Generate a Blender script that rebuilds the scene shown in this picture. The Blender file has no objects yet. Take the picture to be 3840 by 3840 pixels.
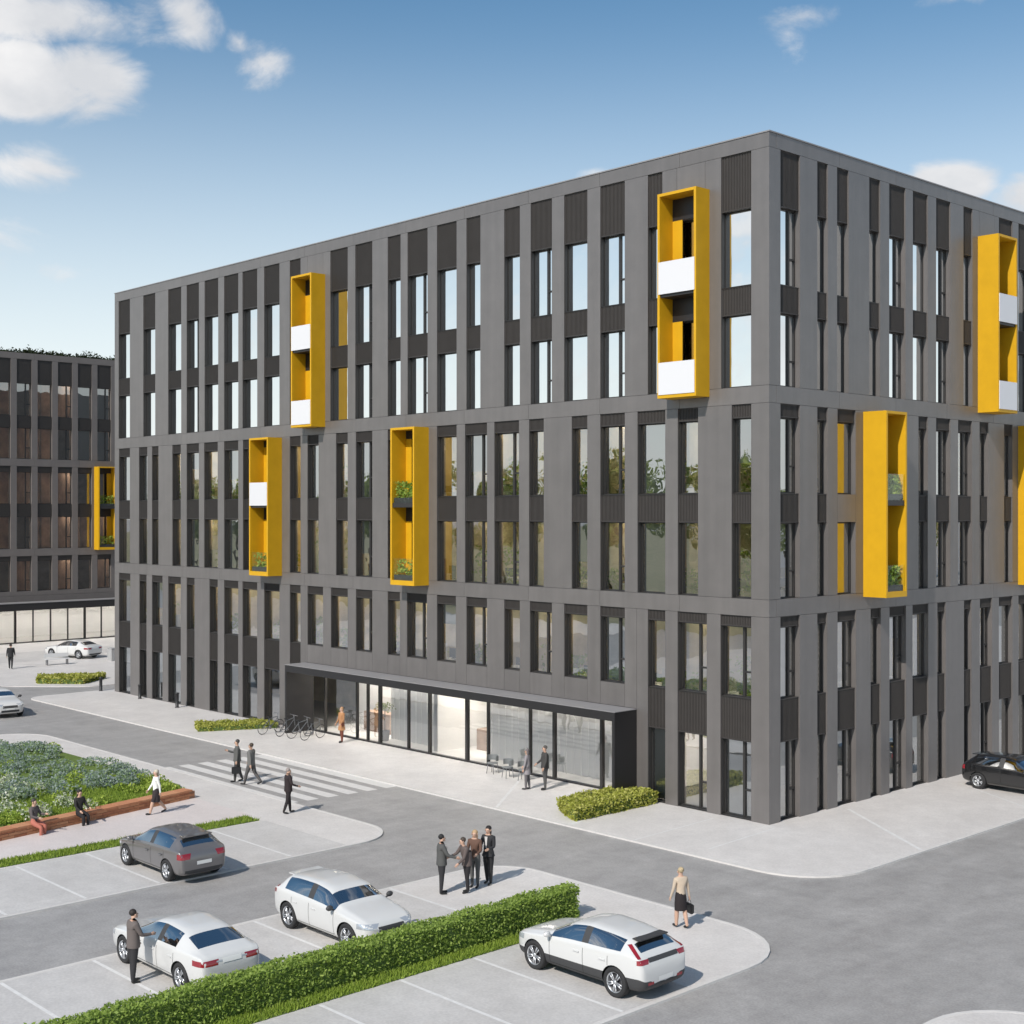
import bpy, bmesh, math, random
from mathutils import Vector, Matrix
from mathutils.bvhtree import BVHTree
R = math.radians
SC = bpy.context.scene
COL = SC.collection
rnd = random.Random(7)

# ---------------------------------------------------------------- camera
CAM = Vector((29.875, -41.154, 11.6))
YAW = 136.7315
cd = bpy.data.cameras.new('camera')
cam = bpy.data.objects.new('camera', cd); COL.objects.link(cam)
cam.location = CAM
cam.rotation_euler = (R(90), 0, R(YAW - 90))
cd.sensor_width = 36; cd.lens = 36 * 5078 / 3840
cd.clip_start = 0.1; cd.clip_end = 6000
SC.camera = cam
VX, VY = math.cos(R(YAW)), math.sin(R(YAW)); RX, RY = VY, -VX

# ---------------------------------------------------------------- world
SUN_AZ, SUN_EL = -75.5, 41.0
SKY = 0.115
w = bpy.data.worlds.new('World'); SC.world = w; w.use_nodes = True
nt = w.node_tree; N = nt.nodes; L = nt.links
for n in list(N): N.remove(n)
out = N.new('ShaderNodeOutputWorld'); bg = N.new('ShaderNodeBackground')
bg.inputs['Strength'].default_value = SKY
sky = N.new('ShaderNodeTexSky'); sky.sky_type = 'NISHITA'; sky.sun_disc = False
sky.sun_elevation = R(SUN_EL); sky.sun_rotation = R(165)
sky.altitude = 300; sky.air_density = 1.0; sky.dust_density = 0.7; sky.ozone_density = 2.0
tc = N.new('ShaderNodeTexCoord')
def M(op, a, b=None, c=None, clamp=False):
    n = N.new('ShaderNodeMath'); n.operation = op; n.use_clamp = clamp
    for i, v in enumerate((a, b, c)):
        if v is None: continue
        if isinstance(v, (int, float)): n.inputs[i].default_value = v
        else: L.new(v, n.inputs[i])
    return n.outputs[0]
def DOT(vec, v):
    n = N.new('ShaderNodeVectorMath'); n.operation = 'DOT_PRODUCT'
    L.new(vec, n.inputs[0]); n.inputs[1].default_value = v
    return n.outputs['Value']
nrm = N.new('ShaderNodeVectorMath'); nrm.operation = 'NORMALIZE'
L.new(tc.outputs['Generated'], nrm.inputs[0]); D = nrm.outputs[0]
def noise(scale, detail=6, rough=.55, dist=0., stretch=(1, 1, 1.7)):
    mp = N.new('ShaderNodeMapping'); L.new(D, mp.inputs['Vector']); mp.inputs['Scale'].default_value = stretch
    n = N.new('ShaderNodeTexNoise'); L.new(mp.outputs[0], n.inputs['Vector'])
    n.inputs['Scale'].default_value = scale; n.inputs['Detail'].default_value = detail
    n.inputs['Roughness'].default_value = rough; n.inputs['Distortion'].default_value = dist
    return n.outputs['Fac']
nA = noise(17, 10, .62, .5); nB = noise(9, 6, .55); nC = noise(4.0, 7, .55, .2)
def pixdir(px, py):
    a = (px - 1920) / 5078; b = -(py - 1919.5) / 5078
    return Vector((VX + a * RX, VY + a * RY, b)).normalized()
# clouds: centre x, y, half width, half height (photo pixels), density
CL = [(-80, 280, 520, 165, 2.4), (40, 50, 520, 110, 1.7), (330, 270, 230, 130, 1.9), (705, 60, 130, 125, 1.5), (540, 90, 210, 110, .75),
      (985, 230, 105, 90, 1.15), (900, 165, 50, 60, .7), (120, 625, 210, 85, 1.1), (250, 1030, 90, 35, .35),
      (3010, 60, 150, 45, .62), (2960, 110, 40, 60, .3), (3560, 680, 190, 95, 2.2), (3880, 730, 150, 95, 2.0), (2230, 650, 60, 22, .5),
      (3560, 0, 120, 22, .4), (-300, 900, 300, 120, .9), (4300, 500, 350, 150, .9), (4200, -300, 500, 160, .9), (800, -500, 600, 160, .9),
      (-900, 100, 500, 200, 1.0)]
dens = None
for (cx, cy, rw, rh, k) in CL:
    c = pixdir(cx, cy); rt = c.cross(Vector((0, 0, 1))).normalized(); up = rt.cross(c)
    s = 1 / 5078
    a = M('MULTIPLY', DOT(D, rt), 1 / (rw * s)); b = M('MULTIPLY', DOT(D, up), 1 / (rh * s))
    r2 = M('SQRT', M('ADD', M('MULTIPLY', a, a), M('MULTIPLY', b, b)))
    front = M('GREATER_THAN', DOT(D, c), 0.0)
    v = M('MULTIPLY', M('MULTIPLY', M('SUBTRACT', 1.05, r2), k), front)
    v = M('MAXIMUM', v, -1.0)
    dens = v if dens is None else M('MAXIMUM', dens, v)
# noise breaks the blobs' outlines up
dn = M('ADD', dens, M('MULTIPLY', M('SUBTRACT', nA, .5), 2.4))
dn = M('ADD', dn, M('MULTIPLY', M('SUBTRACT', nB, .5), 1.3))
m1 = N.new('ShaderNodeMapRange'); m1.interpolation_type = 'SMOOTHSTEP'
L.new(dn, m1.inputs['Value']); m1.inputs['From Min'].default_value = -.05; m1.inputs['From Max'].default_value = 1.05
m1.inputs['To Max'].default_value = .95
# scattered clouds over the rest of the sky
fwd = DOT(D, (VX, VY, 0.12))
off = N.new('ShaderNodeMapRange'); L.new(fwd, off.inputs['Value'])
off.inputs['From Min'].default_value = .93; off.inputs['From Max'].default_value = .80
m2 = N.new('ShaderNodeMapRange'); m2.interpolation_type = 'SMOOTHSTEP'; L.new(nC, m2.inputs['Value'])
m2.inputs['From Min'].default_value = .54; m2.inputs['From Max'].default_value = .70; m2.inputs['To Max'].default_value = .85
cl = M('MAXIMUM', m1.outputs[0], M('MULTIPLY', m2.outputs[0], off.outputs[0]), clamp=True)
cc = N.new('ShaderNodeMix'); cc.data_type = 'RGBA'
L.new(M('MULTIPLY', M('SUBTRACT', nB, .38), 3.0, clamp=True), cc.inputs[0])
cc.inputs[6].default_value = (5.3, 5.4, 5.6, 1); cc.inputs[7].default_value = (7.6, 7.45, 7.35, 1)
# thin bright haze low over the horizon, all the way round
sep = N.new('ShaderNodeSeparateXYZ'); L.new(D, sep.inputs[0])
hz = N.new('ShaderNodeMapRange'); L.new(sep.outputs['Z'], hz.inputs['Value']); hz.interpolation_type = 'SMOOTHSTEP'
hz.inputs['From Min'].default_value = .38; hz.inputs['From Max'].default_value = -.02; hz.inputs['To Min'].default_value = .0; hz.inputs['To Max'].default_value = 1.0
hm = N.new('ShaderNodeMix'); hm.data_type = 'RGBA'; L.new(hz.outputs[0], hm.inputs[0])
tn = N.new('ShaderNodeMix'); tn.data_type = 'RGBA'; tn.blend_type = 'MULTIPLY'; tn.inputs[0].default_value = 1.0; tn.inputs[7].default_value = (.64, .86, .89, 1)
L.new(sky.outputs[0], tn.inputs[6]); L.new(tn.outputs[2], hm.inputs[6]); hm.inputs[7].default_value = (7.3, 7.55, 7.45, 1)
mx = N.new('ShaderNodeMix'); mx.data_type = 'RGBA'; L.new(cl, mx.inputs[0])
L.new(hm.outputs[2], mx.inputs[6]); L.new(cc.outputs[2], mx.inputs[7])
L.new(mx.outputs[2], bg.inputs['Color']); L.new(bg.outputs[0], out.inputs['Surface'])

# ---------------------------------------------------------------- sun
sd = bpy.data.lights.new('sun', 'SUN'); so = bpy.data.objects.new('sun', sd); COL.objects.link(so)
sd.energy = 3.75; sd.angle = R(.53); sd.color = (1.0, .935, .86)
sv = Vector((math.cos(R(SUN_AZ)) * math.cos(R(SUN_EL)), math.sin(R(SUN_AZ)) * math.cos(R(SUN_EL)), math.sin(R(SUN_EL))))
so.rotation_euler = sv.to_track_quat('Z', 'Y').to_euler(); so.location = (0, 0, 80)
vs = SC.view_settings; vs.view_transform = 'Standard'; vs.look = 'None'; vs.exposure = 0.22; vs.gamma = 1.0; vs.use_curve_mapping = False
SC.cycles.caustics_reflective = False; SC.cycles.caustics_refractive = False
SC.cycles.max_bounces = 8; SC.cycles.transparent_max_bounces = 12

# ---------------------------------------------------------------- materials
MATS = {}
def mat(name, col, rough=.7, metal=0., spec=.5, var=.0, scale=3., bump=0., bscale=30., col2=None, stretch=(1, 1, 1), coat=0., detail=6):
    if name in MATS: return MATS[name]
    m = bpy.data.materials.new(name); m.use_nodes = True; t = m.node_tree; b = t.nodes['Principled BSDF']
    b.inputs['Base Color'].default_value = (*col, 1); b.inputs['Roughness'].default_value = rough
    b.inputs['Metallic'].default_value = metal; b.inputs['Specular IOR Level'].default_value = spec
    b.inputs['Coat Weight'].default_value = coat; b.inputs['Coat Roughness'].default_value = .04
    if var or col2 or bump:
        g = t.nodes.new('ShaderNodeNewGeometry'); mp = t.nodes.new('ShaderNodeMapping')
        t.links.new(g.outputs['Position'], mp.inputs[0]); mp.inputs['Scale'].default_value = stretch
    if var or col2:
        n = t.nodes.new('ShaderNodeTexNoise'); t.links.new(mp.outputs[0], n.inputs['Vector'])
        n.inputs['Scale'].default_value = scale; n.inputs['Detail'].default_value = detail; n.inputs['Roughness'].default_value = .6
        r = t.nodes.new('ShaderNodeValToRGB'); t.links.new(n.outputs['Fac'], r.inputs[0])
        c2 = col2 or tuple(c * (1 + var) for c in col); c1 = col if col2 else tuple(c * (1 - var) for c in col)
        r.color_ramp.elements[0].position = .32; r.color_ramp.elements[1].position = .68
        r.color_ramp.elements[0].color = (*c1, 1); r.color_ramp.elements[1].color = (*c2, 1)
        t.links.new(r.outputs[0], b.inputs['Base Color'])
    if bump:
        n2 = t.nodes.new('ShaderNodeTexNoise'); t.links.new(mp.outputs[0], n2.inputs['Vector']); n2.inputs['Scale'].default_value = bscale
        n2.inputs['Detail'].default_value = 4
        bp = t.nodes.new('ShaderNodeBump'); bp.inputs['Strength'].default_value = bump; bp.inputs['Distance'].default_value = .02
        t.links.new(n2.outputs['Fac'], bp.inputs['Height']); t.links.new(bp.outputs[0], b.inputs['Normal'])
    MATS[name] = m; return m
def leafmat(name, cols, trans=.25):
    m = bpy.data.materials.new(name); m.use_nodes = True; t = m.node_tree; b = t.nodes['Principled BSDF']
    oi = t.nodes.new('ShaderNodeNewGeometry'); r = t.nodes.new('ShaderNodeValToRGB'); r.color_ramp.interpolation = 'LINEAR'
    t.links.new(oi.outputs['Random Per Island'], r.inputs[0])
    e = r.color_ramp.elements
    while len(e) < len(cols): e.new(.5)
    for i, c in enumerate(cols): e[i].position = i / (len(cols) - 1); e[i].color = (*c, 1)
    t.links.new(r.outputs[0], b.inputs['Base Color']); b.inputs['Roughness'].default_value = .65
    b.inputs['Specular IOR Level'].default_value = .25
    tr = t.nodes.new('ShaderNodeBsdfTranslucent'); t.links.new(r.outputs[0], tr.inputs[0])
    mxx = t.nodes.new('ShaderNodeMixShader'); mxx.inputs[0].default_value = trans
    t.links.new(b.outputs[0], mxx.inputs[1]); t.links.new(tr.outputs[0], mxx.inputs[2])
    t.links.new(mxx.outputs[0], t.nodes['Material Output'].inputs[0]); MATS[name] = m; return m
def glassmat(name, base, k, tint, rough=.0):
    m = bpy.data.materials.new(name); m.use_nodes = True; t = m.node_tree
    t.nodes.remove(t.nodes['Principled BSDF'])
    gl = t.nodes.new('ShaderNodeBsdfGlossy'); gl.inputs['Roughness'].default_value = rough; gl.inputs['Color'].default_value = (.93, .945, .95, 1)
    tr = t.nodes.new('ShaderNodeBsdfTransparent'); tr.inputs['Color'].default_value = (*tint, 1)
    fr = t.nodes.new('ShaderNodeFresnel'); fr.inputs['IOR'].default_value = 1.6
    mm = t.nodes.new('ShaderNodeMath'); mm.operation = 'MULTIPLY_ADD'; mm.inputs[1].default_value = k; mm.inputs[2].default_value = base; mm.use_clamp = True
    t.links.new(fr.outputs[0], mm.inputs[0])
    # very slight waviness of real panes
    g = t.nodes.new('ShaderNodeNewGeometry'); n2 = t.nodes.new('ShaderNodeTexNoise'); n2.inputs['Scale'].default_value = 1.3; n2.inputs['Detail'].default_value = 1
    t.links.new(g.outputs['Position'], n2.inputs['Vector'])
    bp = t.nodes.new('ShaderNodeBump'); bp.inputs['Strength'].default_value = .25; bp.inputs['Distance'].default_value = .012
    t.links.new(n2.outputs['Fac'], bp.inputs['Height']); t.links.new(bp.outputs[0], gl.inputs['Normal'])
    mxx = t.nodes.new('ShaderNodeMixShader'); t.links.new(mm.outputs[0], mxx.inputs[0]); t.links.new(tr.outputs[0], mxx.inputs[1]); t.links.new(gl.outputs[0], mxx.inputs[2])
    t.links.new(mxx.outputs[0], t.nodes['Material Output'].inputs[0]); MATS[name] = m; return m

CLAD = mat('facade_cladding', (.128, .118, .1135), .38, spec=1.0, var=.07, scale=1.1, bump=.25, bscale=25)
def vary(m, amt, streak=0.):
    t = m.node_tree; b = t.nodes['Principled BSDF']; src = b.inputs['Base Color'].links[0].from_socket
    oi = t.nodes.new('ShaderNodeObjectInfo'); mr = t.nodes.new('ShaderNodeMapRange'); mr.inputs['To Min'].default_value = 1 - amt; mr.inputs['To Max'].default_value = 1 + amt
    t.links.new(oi.outputs['Random'], mr.inputs['Value']); val = mr.outputs[0]
    if streak:
        g = t.nodes.new('ShaderNodeNewGeometry'); mp = t.nodes.new('ShaderNodeMapping'); mp.inputs['Scale'].default_value = (3.2, 3.2, .16); t.links.new(g.outputs['Position'], mp.inputs[0])
        n = t.nodes.new('ShaderNodeTexNoise'); n.inputs['Scale'].default_value = 1.0; n.inputs['Detail'].default_value = 5; t.links.new(mp.outputs[0], n.inputs['Vector'])
        m2 = t.nodes.new('ShaderNodeMapRange'); m2.inputs['From Min'].default_value = .3; m2.inputs['From Max'].default_value = .7; m2.inputs['To Min'].default_value = 1 - streak; m2.inputs['To Max'].default_value = 1 + streak
        t.links.new(n.outputs['Fac'], m2.inputs['Value']); mm = t.nodes.new('ShaderNodeMath'); mm.operation = 'MULTIPLY'; t.links.new(val, mm.inputs[0]); t.links.new(m2.outputs[0], mm.inputs[1]); val = mm.outputs[0]
    mx_ = t.nodes.new('ShaderNodeMix'); mx_.data_type = 'RGBA'; mx_.blend_type = 'MULTIPLY'; mx_.inputs[0].default_value = 1.0
    t.links.new(src, mx_.inputs[6]); t.links.new(val, mx_.inputs[7]); t.links.new(mx_.outputs[2], b.inputs['Base Color'])
vary(CLAD, .05, .07)
CAP = mat('parapet_metal', (.24, .235, .24), .5)
LOUV = mat('dark_louvre_metal', (.046, .041, .038), .55, var=.06, scale=2)
FRAME = mat('window_frame_metal', (.028, .026, .025), .45)
FRAMEL = mat('light_mullion_metal', (.16, .15, .14), .45)
GLASSU = glassmat('upper_window_glass', .92, 1.0, (.80, .79, .75))  # copy of the same glass, mirroring raised to whiten the upper floors
GLASS = glassmat('window_glass', .40, 1.0, (.80, .79, .75))
GLASS2 = glassmat('shopfront_glass', .22, 1.3, (.86, .87, .86))
GLASS3 = glassmat('far_window_glass', .25, 1.0, (.7, .68, .64))
CLEAR = glassmat('balustrade_glass', .0, .12, (.96, .98, .97))
YEL = mat('yellow_panel', (.60, .335, .010), .5, var=.05, scale=1.5, spec=.35)
FROST = mat('white_balustrade', (.66, .66, .68), .25)
BLACK = mat('portal_black_metal', (.018, .017, .018), .42)
INT = mat('interior_wall', (.62, .52, .34), .8, var=.25, scale=.8)
INTW = mat('lobby_wall', (.80, .79, .77), .8, var=.06, scale=.6)
SLAB = mat('interior_slab', (.38, .37, .35), .8)
BEIGE = mat('beige_blind', (.46, .36, .28), .8, var=.3, scale=1.2)
WARM = mat('interior_warm_wall', (.40, .27, .19), .8, var=.35, scale=.9)
BLIND = mat('white_blind', (.85, .85, .84), .8)
ASPH = mat('asphalt', (.285, .275, .268), .5, spec=.5, col2=(.355, .344, .335), scale=1.1, bump=.2, bscale=60, stretch=(1, .45, 1), detail=10)
PAVE = mat('pale_concrete_paving', (.575, .548, .525), .48, spec=.5, col2=(.655, .628, .603), scale=.5, bump=.15, bscale=40, detail=10)
BAY = mat('bay_concrete_paving', (.50, .482, .464), .48, spec=.5, col2=(.565, .547, .528), scale=.5, bump=.15, bscale=40, detail=10)
WALK = mat('pinkish_walkway_paving', (.60, .545, .525), .48, spec=.5, col2=(.66, .605, .585), scale=.3, bump=.15, bscale=40, detail=10)
KERB = mat('kerb_stone', (.60, .58, .555), .7, var=.05, scale=4)
PAINT = mat('road_paint', (.62, .605, .585), .6, var=.06, scale=6)
BAYL = mat('bay_paint', (.68, .67, .655), .6, var=.08, scale=6)
BRICK = [mat('brick_%d' % i, c, .8, var=.08, scale=9) for i, c in enumerate([(.40, .165, .08), (.46, .20, .10), (.36, .14, .07), (.50, .24, .125)])]
MORT = mat('mortar', (.30, .17, .11), .9)
SOIL = mat('soil', (.07, .055, .04), .95, var=.2, scale=4)
HEDGE = leafmat('hedge_leaves', [(.22, .31, .06), (.33, .45, .09), (.48, .60, .17), (.25, .36, .08)], .55)
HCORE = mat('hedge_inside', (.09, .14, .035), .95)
HGOLD = leafmat('golden_hedge_leaves', [(.22, .24, .03), (.40, .42, .07), (.58, .56, .18), (.30, .33, .04)], .35)
GRASS = leafmat('grass_blades', [(.17, .26, .03), (.26, .36, .05), (.34, .43, .08), (.20, .29, .035)], .35)
GBASE = mat('grass_ground', (.10, .15, .025), .95, var=.3, scale=3)
LAV = leafmat('grey_blue_foliage', [(.22, .33, .13), (.30, .38, .30), (.40, .45, .48), (.27, .40, .10)], .45)
WHF = leafmat('white_flowering_foliage', [(.24, .33, .12), (.40, .48, .30), (.82, .80, .72), (.28, .38, .14), (.66, .68, .58)], .35)
GRF = leafmat('green_shrub_foliage', [(.20, .30, .04), (.32, .43, .07), (.44, .52, .11), (.24, .34, .045)], .35)
TREE = leafmat('tree_leaves', [(.16, .22, .05), (.26, .33, .08), (.38, .43, .14), (.20, .27, .06)], .6)
BARK = mat('bark', (.09, .07, .05), .9, var=.2, scale=8)
ROOFG = leafmat('roof_sedum', [(.012, .02, .008), (.03, .045, .015), (.02, .03, .01)])
TYRE = mat('tyre_rubber', (.022, .022, .023), .8)
RIM = mat('alloy_rim', (.55, .56, .58), .3, metal=.7)
RIMD = mat('rim_dark', (.05, .05, .055), .5)
CARGL = glassmat('car_glass', .45, 1.2, (.22, .33, .36))
CARIN = mat('car_underbody', (.012, .012, .012), .9)
WHITE = mat('white_car_paint', (.60, .60, .59), .3, coat=.8)
GREYP = mat('grey_brown_car_paint', (.20, .19, .19), .32, metal=.5, coat=.8)
BLKP = mat('black_car_paint', (.010, .010, .011), .25, coat=1.0)
REDL = mat('red_tail_light', (.26, .012, .02), .15, coat=1.0)
HEADL = mat('headlight_glass', (.55, .58, .62), .1, metal=.4, coat=1.0)
PLASTIC = mat('dark_plastic_trim', (.045, .045, .047), .6)
PLATE = mat('number_plate', (.72, .72, .70), .4)
STEEL = mat('grey_steel', (.22, .22, .23), .4, metal=.6)
BOLL = mat('bollard_black', (.02, .02, .021), .5)
LM2 = mat('office_lamp', (.9, .9, .9)); LM2.node_tree.nodes['Principled BSDF'].inputs['Emission Color'].default_value = (1, .88, .68, 1); LM2.node_tree.nodes['Principled BSDF'].inputs['Emission Strength'].default_value = 22
LM_ = mat('lobby_lamp', (.9, .9, .9)); LM_.node_tree.nodes['Principled BSDF'].inputs['Emission Color'].default_value = (1, .93, .85, 1); LM_.node_tree.nodes['Principled BSDF'].inputs['Emission Strength'].default_value = 9
SKIN = mat('skin', (.52, .33, .24), .55)

def grain(m, sc, amt, sc2=.09, amt2=.05):
    t = m.node_tree; b = t.nodes['Principled BSDF']; src = b.inputs['Base Color'].links[0].from_socket; g = t.nodes.new('ShaderNodeNewGeometry'); v = None
    for sca, am, dt in ((sc, amt, 3), (sc2, amt2, 8)):
        n = t.nodes.new('ShaderNodeTexNoise'); n.inputs['Scale'].default_value = sca; n.inputs['Detail'].default_value = dt; t.links.new(g.outputs['Position'], n.inputs['Vector'])
        q = t.nodes.new('ShaderNodeMapRange'); q.inputs['From Min'].default_value = .3; q.inputs['From Max'].default_value = .7; q.inputs['To Min'].default_value = 1 - am; q.inputs['To Max'].default_value = 1 + am; t.links.new(n.outputs['Fac'], q.inputs['Value'])
        if v is None: v = q.outputs[0]
        else:
            mm = t.nodes.new('ShaderNodeMath'); mm.operation = 'MULTIPLY'; t.links.new(v, mm.inputs[0]); t.links.new(q.outputs[0], mm.inputs[1]); v = mm.outputs[0]
    mx_ = t.nodes.new('ShaderNodeMix'); mx_.data_type = 'RGBA'; mx_.blend_type = 'MULTIPLY'; mx_.inputs[0].default_value = 1.0
    t.links.new(src, mx_.inputs[6]); t.links.new(v, mx_.inputs[7]); t.links.new(mx_.outputs[2], b.inputs['Base Color'])
def wear(m, sx, sy, amt):
    t = m.node_tree; b = t.nodes['Principled BSDF']; src = b.inputs['Base Color'].links[0].from_socket; g = t.nodes.new('ShaderNodeNewGeometry')
    mp = t.nodes.new('ShaderNodeMapping'); mp.inputs['Scale'].default_value = (sx, sy, 1); t.links.new(g.outputs['Position'], mp.inputs[0])
    n = t.nodes.new('ShaderNodeTexNoise'); n.inputs['Scale'].default_value = 1; n.inputs['Detail'].default_value = 9; n.inputs['Distortion'].default_value = .6; t.links.new(mp.outputs[0], n.inputs['Vector'])
    q = t.nodes.new('ShaderNodeMapRange'); q.inputs['From Min'].default_value = .35; q.inputs['From Max'].default_value = .68; q.inputs['To Min'].default_value = 1 + amt; q.inputs['To Max'].default_value = 1 - amt; t.links.new(n.outputs['Fac'], q.inputs['Value'])
    mx_ = t.nodes.new('ShaderNodeMix'); mx_.data_type = 'RGBA'; mx_.blend_type = 'MULTIPLY'; mx_.inputs[0].default_value = 1.0
    t.links.new(src, mx_.inputs[6]); t.links.new(q.outputs[0], mx_.inputs[7]); t.links.new(mx_.outputs[2], b.inputs['Base Color'])
wear(ASPH, .18, .9, .05); wear(ASPH, .9, .2, .04); wear(PAVE, .5, .25, .025); wear(BAY, .2, .8, .03)
grain(ASPH, 16, .14, 3.1, .07); grain(PAVE, 14, .07, 2.2, .04); grain(BAY, 14, .08, 2.2, .05); grain(WALK, 14, .06, 2.2, .03)
# ---------------------------------------------------------------- helpers
def link(name, me, parent=None, loc=None, rz=None, kind=None, label=None, cat=None, group=None):
    o = bpy.data.objects.new(name, me); COL.objects.link(o)
    if parent: o.parent = parent
    if loc is not None: o.location = loc
    if rz is not None: o.rotation_euler = (0, 0, rz)
    if kind: o['kind'] = kind
    if label: o['label'] = label
    if cat: o['category'] = cat
    if group: o['group'] = group
    return o
class MB:
    def __init__(s): s.v = []; s.f = []; s.m = []; s.sm = []
    def box(s, a, b, mi=0, skip=()):
        x0, x1 = sorted((a[0], b[0])); y0, y1 = sorted((a[1], b[1])); z0, z1 = sorted((a[2], b[2])); i = len(s.v)
        s.v += [(x0, y0, z0), (x1, y0, z0), (x1, y1, z0), (x0, y1, z0), (x0, y0, z1), (x1, y0, z1), (x1, y1, z1), (x0, y1, z1)]
        for q in ((0, 3, 2, 1), (4, 5, 6, 7), (0, 1, 5, 4), (2, 3, 7, 6), (1, 2, 6, 5), (3, 0, 4, 7)):
            s.f.append([i + k for k in q]); s.m.append(mi); s.sm.append(False)
        return s
    def poly(s, pts, mi=0, sm=False):
        i = len(s.v); s.v += [tuple(p) for p in pts]; s.f.append(list(range(i, i + len(pts)))); s.m.append(mi); s.sm.append(sm); return s
    def tube(s, a, b, r, r2=None, n=8, mi=0):
        a = Vector(a); b = Vector(b); d = b - a
        if d.length < 1e-6: return s
        q = d.to_track_quat('Z', 'Y'); r2 = r if r2 is None else r2; i = len(s.v)
        for (c, rr) in ((a, r), (b, r2)):
            for k in range(n):
                t = 2 * math.pi * k / n; s.v.append(tuple(c + q @ Vector((math.cos(t) * rr, math.sin(t) * rr, 0))))
        for k in range(n):
            s.f.append([i + k, i + (k + 1) % n, i + n + (k + 1) % n, i + n + k]); s.m.append(mi); s.sm.append(True)
        s.f.append([i + k for k in range(n)][::-1]); s.m.append(mi); s.sm.append(False)
        s.f.append([i + n + k for k in range(n)]); s.m.append(mi); s.sm.append(False)
        return s
    def lathe(s, prof, n=24, mi=0, axis='z', c=(0, 0, 0), sm=True, closed=False):
        i = len(s.v); P = len(prof)
        for k in range(n):
            t = 2 * math.pi * k / n
            for (r, h) in prof:
                x, y, z = r * math.cos(t), r * math.sin(t), h
                if axis == 'y': x, y, z = x, h, y
                if axis == 'x': x, y, z = h, x, y
                s.v.append((x + c[0], y + c[1], z + c[2]))
        for k in range(n):
            for j in range(P if closed else P - 1):
                a = i + k * P + j; b = i + ((k + 1) % n) * P + j; j2 = (j + 1) % P
                s.f.append([a, b, i + ((k + 1) % n) * P + j2, i + k * P + j2]); s.m.append(mi); s.sm.append(sm)
        return s
    def ball(s, c, r, mi=0, n=10, m=7):
        rx, ry, rz = (r, r, r) if isinstance(r, (int, float)) else r; i = len(s.v)
        for j in range(m + 1):
            p = math.pi * j / m
            for k in range(n):
                t = 2 * math.pi * k / n; s.v.append((c[0] + rx * math.sin(p) * math.cos(t), c[1] + ry * math.sin(p) * math.sin(t), c[2] - rz * math.cos(p)))
        for j in range(m):
            for k in range(n):
                s.f.append([i + j * n + k, i + j * n + (k + 1) % n, i + (j + 1) * n + (k + 1) % n, i + (j + 1) * n + k]); s.m.append(mi); s.sm.append(True)
        return s
    def mesh(s, name, mats, fix=False):
        me = bpy.data.meshes.new(name); me.from_pydata(s.v, [], s.f)
        me.polygons.foreach_set('material_index', s.m); me.polygons.foreach_set('use_smooth', s.sm)
        for m_ in (mats if isinstance(mats, (list, tuple)) else [mats]): me.materials.append(m_)
        if fix:
            bm = bmesh.new(); bm.from_mesh(me); bmesh.ops.remove_doubles(bm, verts=bm.verts, dist=1e-5)
            bmesh.ops.recalc_face_normals(bm, faces=bm.faces); bm.to_mesh(me); bm.free()
        me.update(); return me
    def build(s, name, mats, parent=None, fix=False, **k): return link(name, s.mesh(name, mats, fix), parent, **k)
def empty(name, loc=(0, 0, 0), rz=0, **k):
    return link(name, None, loc=loc, rz=rz, **k)
def rounded(pts, n=8):
    """pts: (x, y, r) polygon; corners of radius r are rounded."""
    o = []; m = len(pts)
    for i, (x, y, r) in enumerate(pts):
        p = Vector((x, y)); a = Vector(pts[i - 1][:2]) - p; b = Vector(pts[(i + 1) % m][:2]) - p
        if r <= 0: o.append((x, y)); continue
        a.normalize(); b.normalize(); ang = a.angle(b); d = r / math.tan(ang / 2)
        c = p + (a + b).normalized() * (r / math.sin(ang / 2)); p0 = p + a * d; p1 = p + b * d
        v0 = p0 - c; v1 = p1 - c; a0 = math.atan2(v0.y, v0.x); da = math.atan2(v1.y, v1.x) - a0
        while da > math.pi: da -= 2 * math.pi
        while da < -math.pi: da += 2 * math.pi
        for k in range(n + 1): t = a0 + da * k / n; o.append((c.x + r * math.cos(t), c.y + r * math.sin(t)))
    return o
def slab(name, pts, z0, z1, m, **k):
    bm = bmesh.new(); vs_ = [bm.verts.new((x, y, z1)) for x, y in pts]; f = bm.faces.new(vs_)
    if f.normal.z < 0 or f.calc_area() and sum((pts[i][0] * pts[(i + 1) % len(pts)][1] - pts[(i + 1) % len(pts)][0] * pts[i][1]) for i in range(len(pts))) < 0: f.normal_flip()
    r = bmesh.ops.extrude_face_region(bm, geom=[f]); lo = [v for v in r['geom'] if isinstance(v, bmesh.types.BMVert)]
    for v in lo: v.co.z = z0
    bmesh.ops.recalc_face_normals(bm, faces=bm.faces)
    me = bpy.data.meshes.new(name); bm.to_mesh(me); bm.free(); me.materials.append(m)
    return link(name, me, **k)
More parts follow.
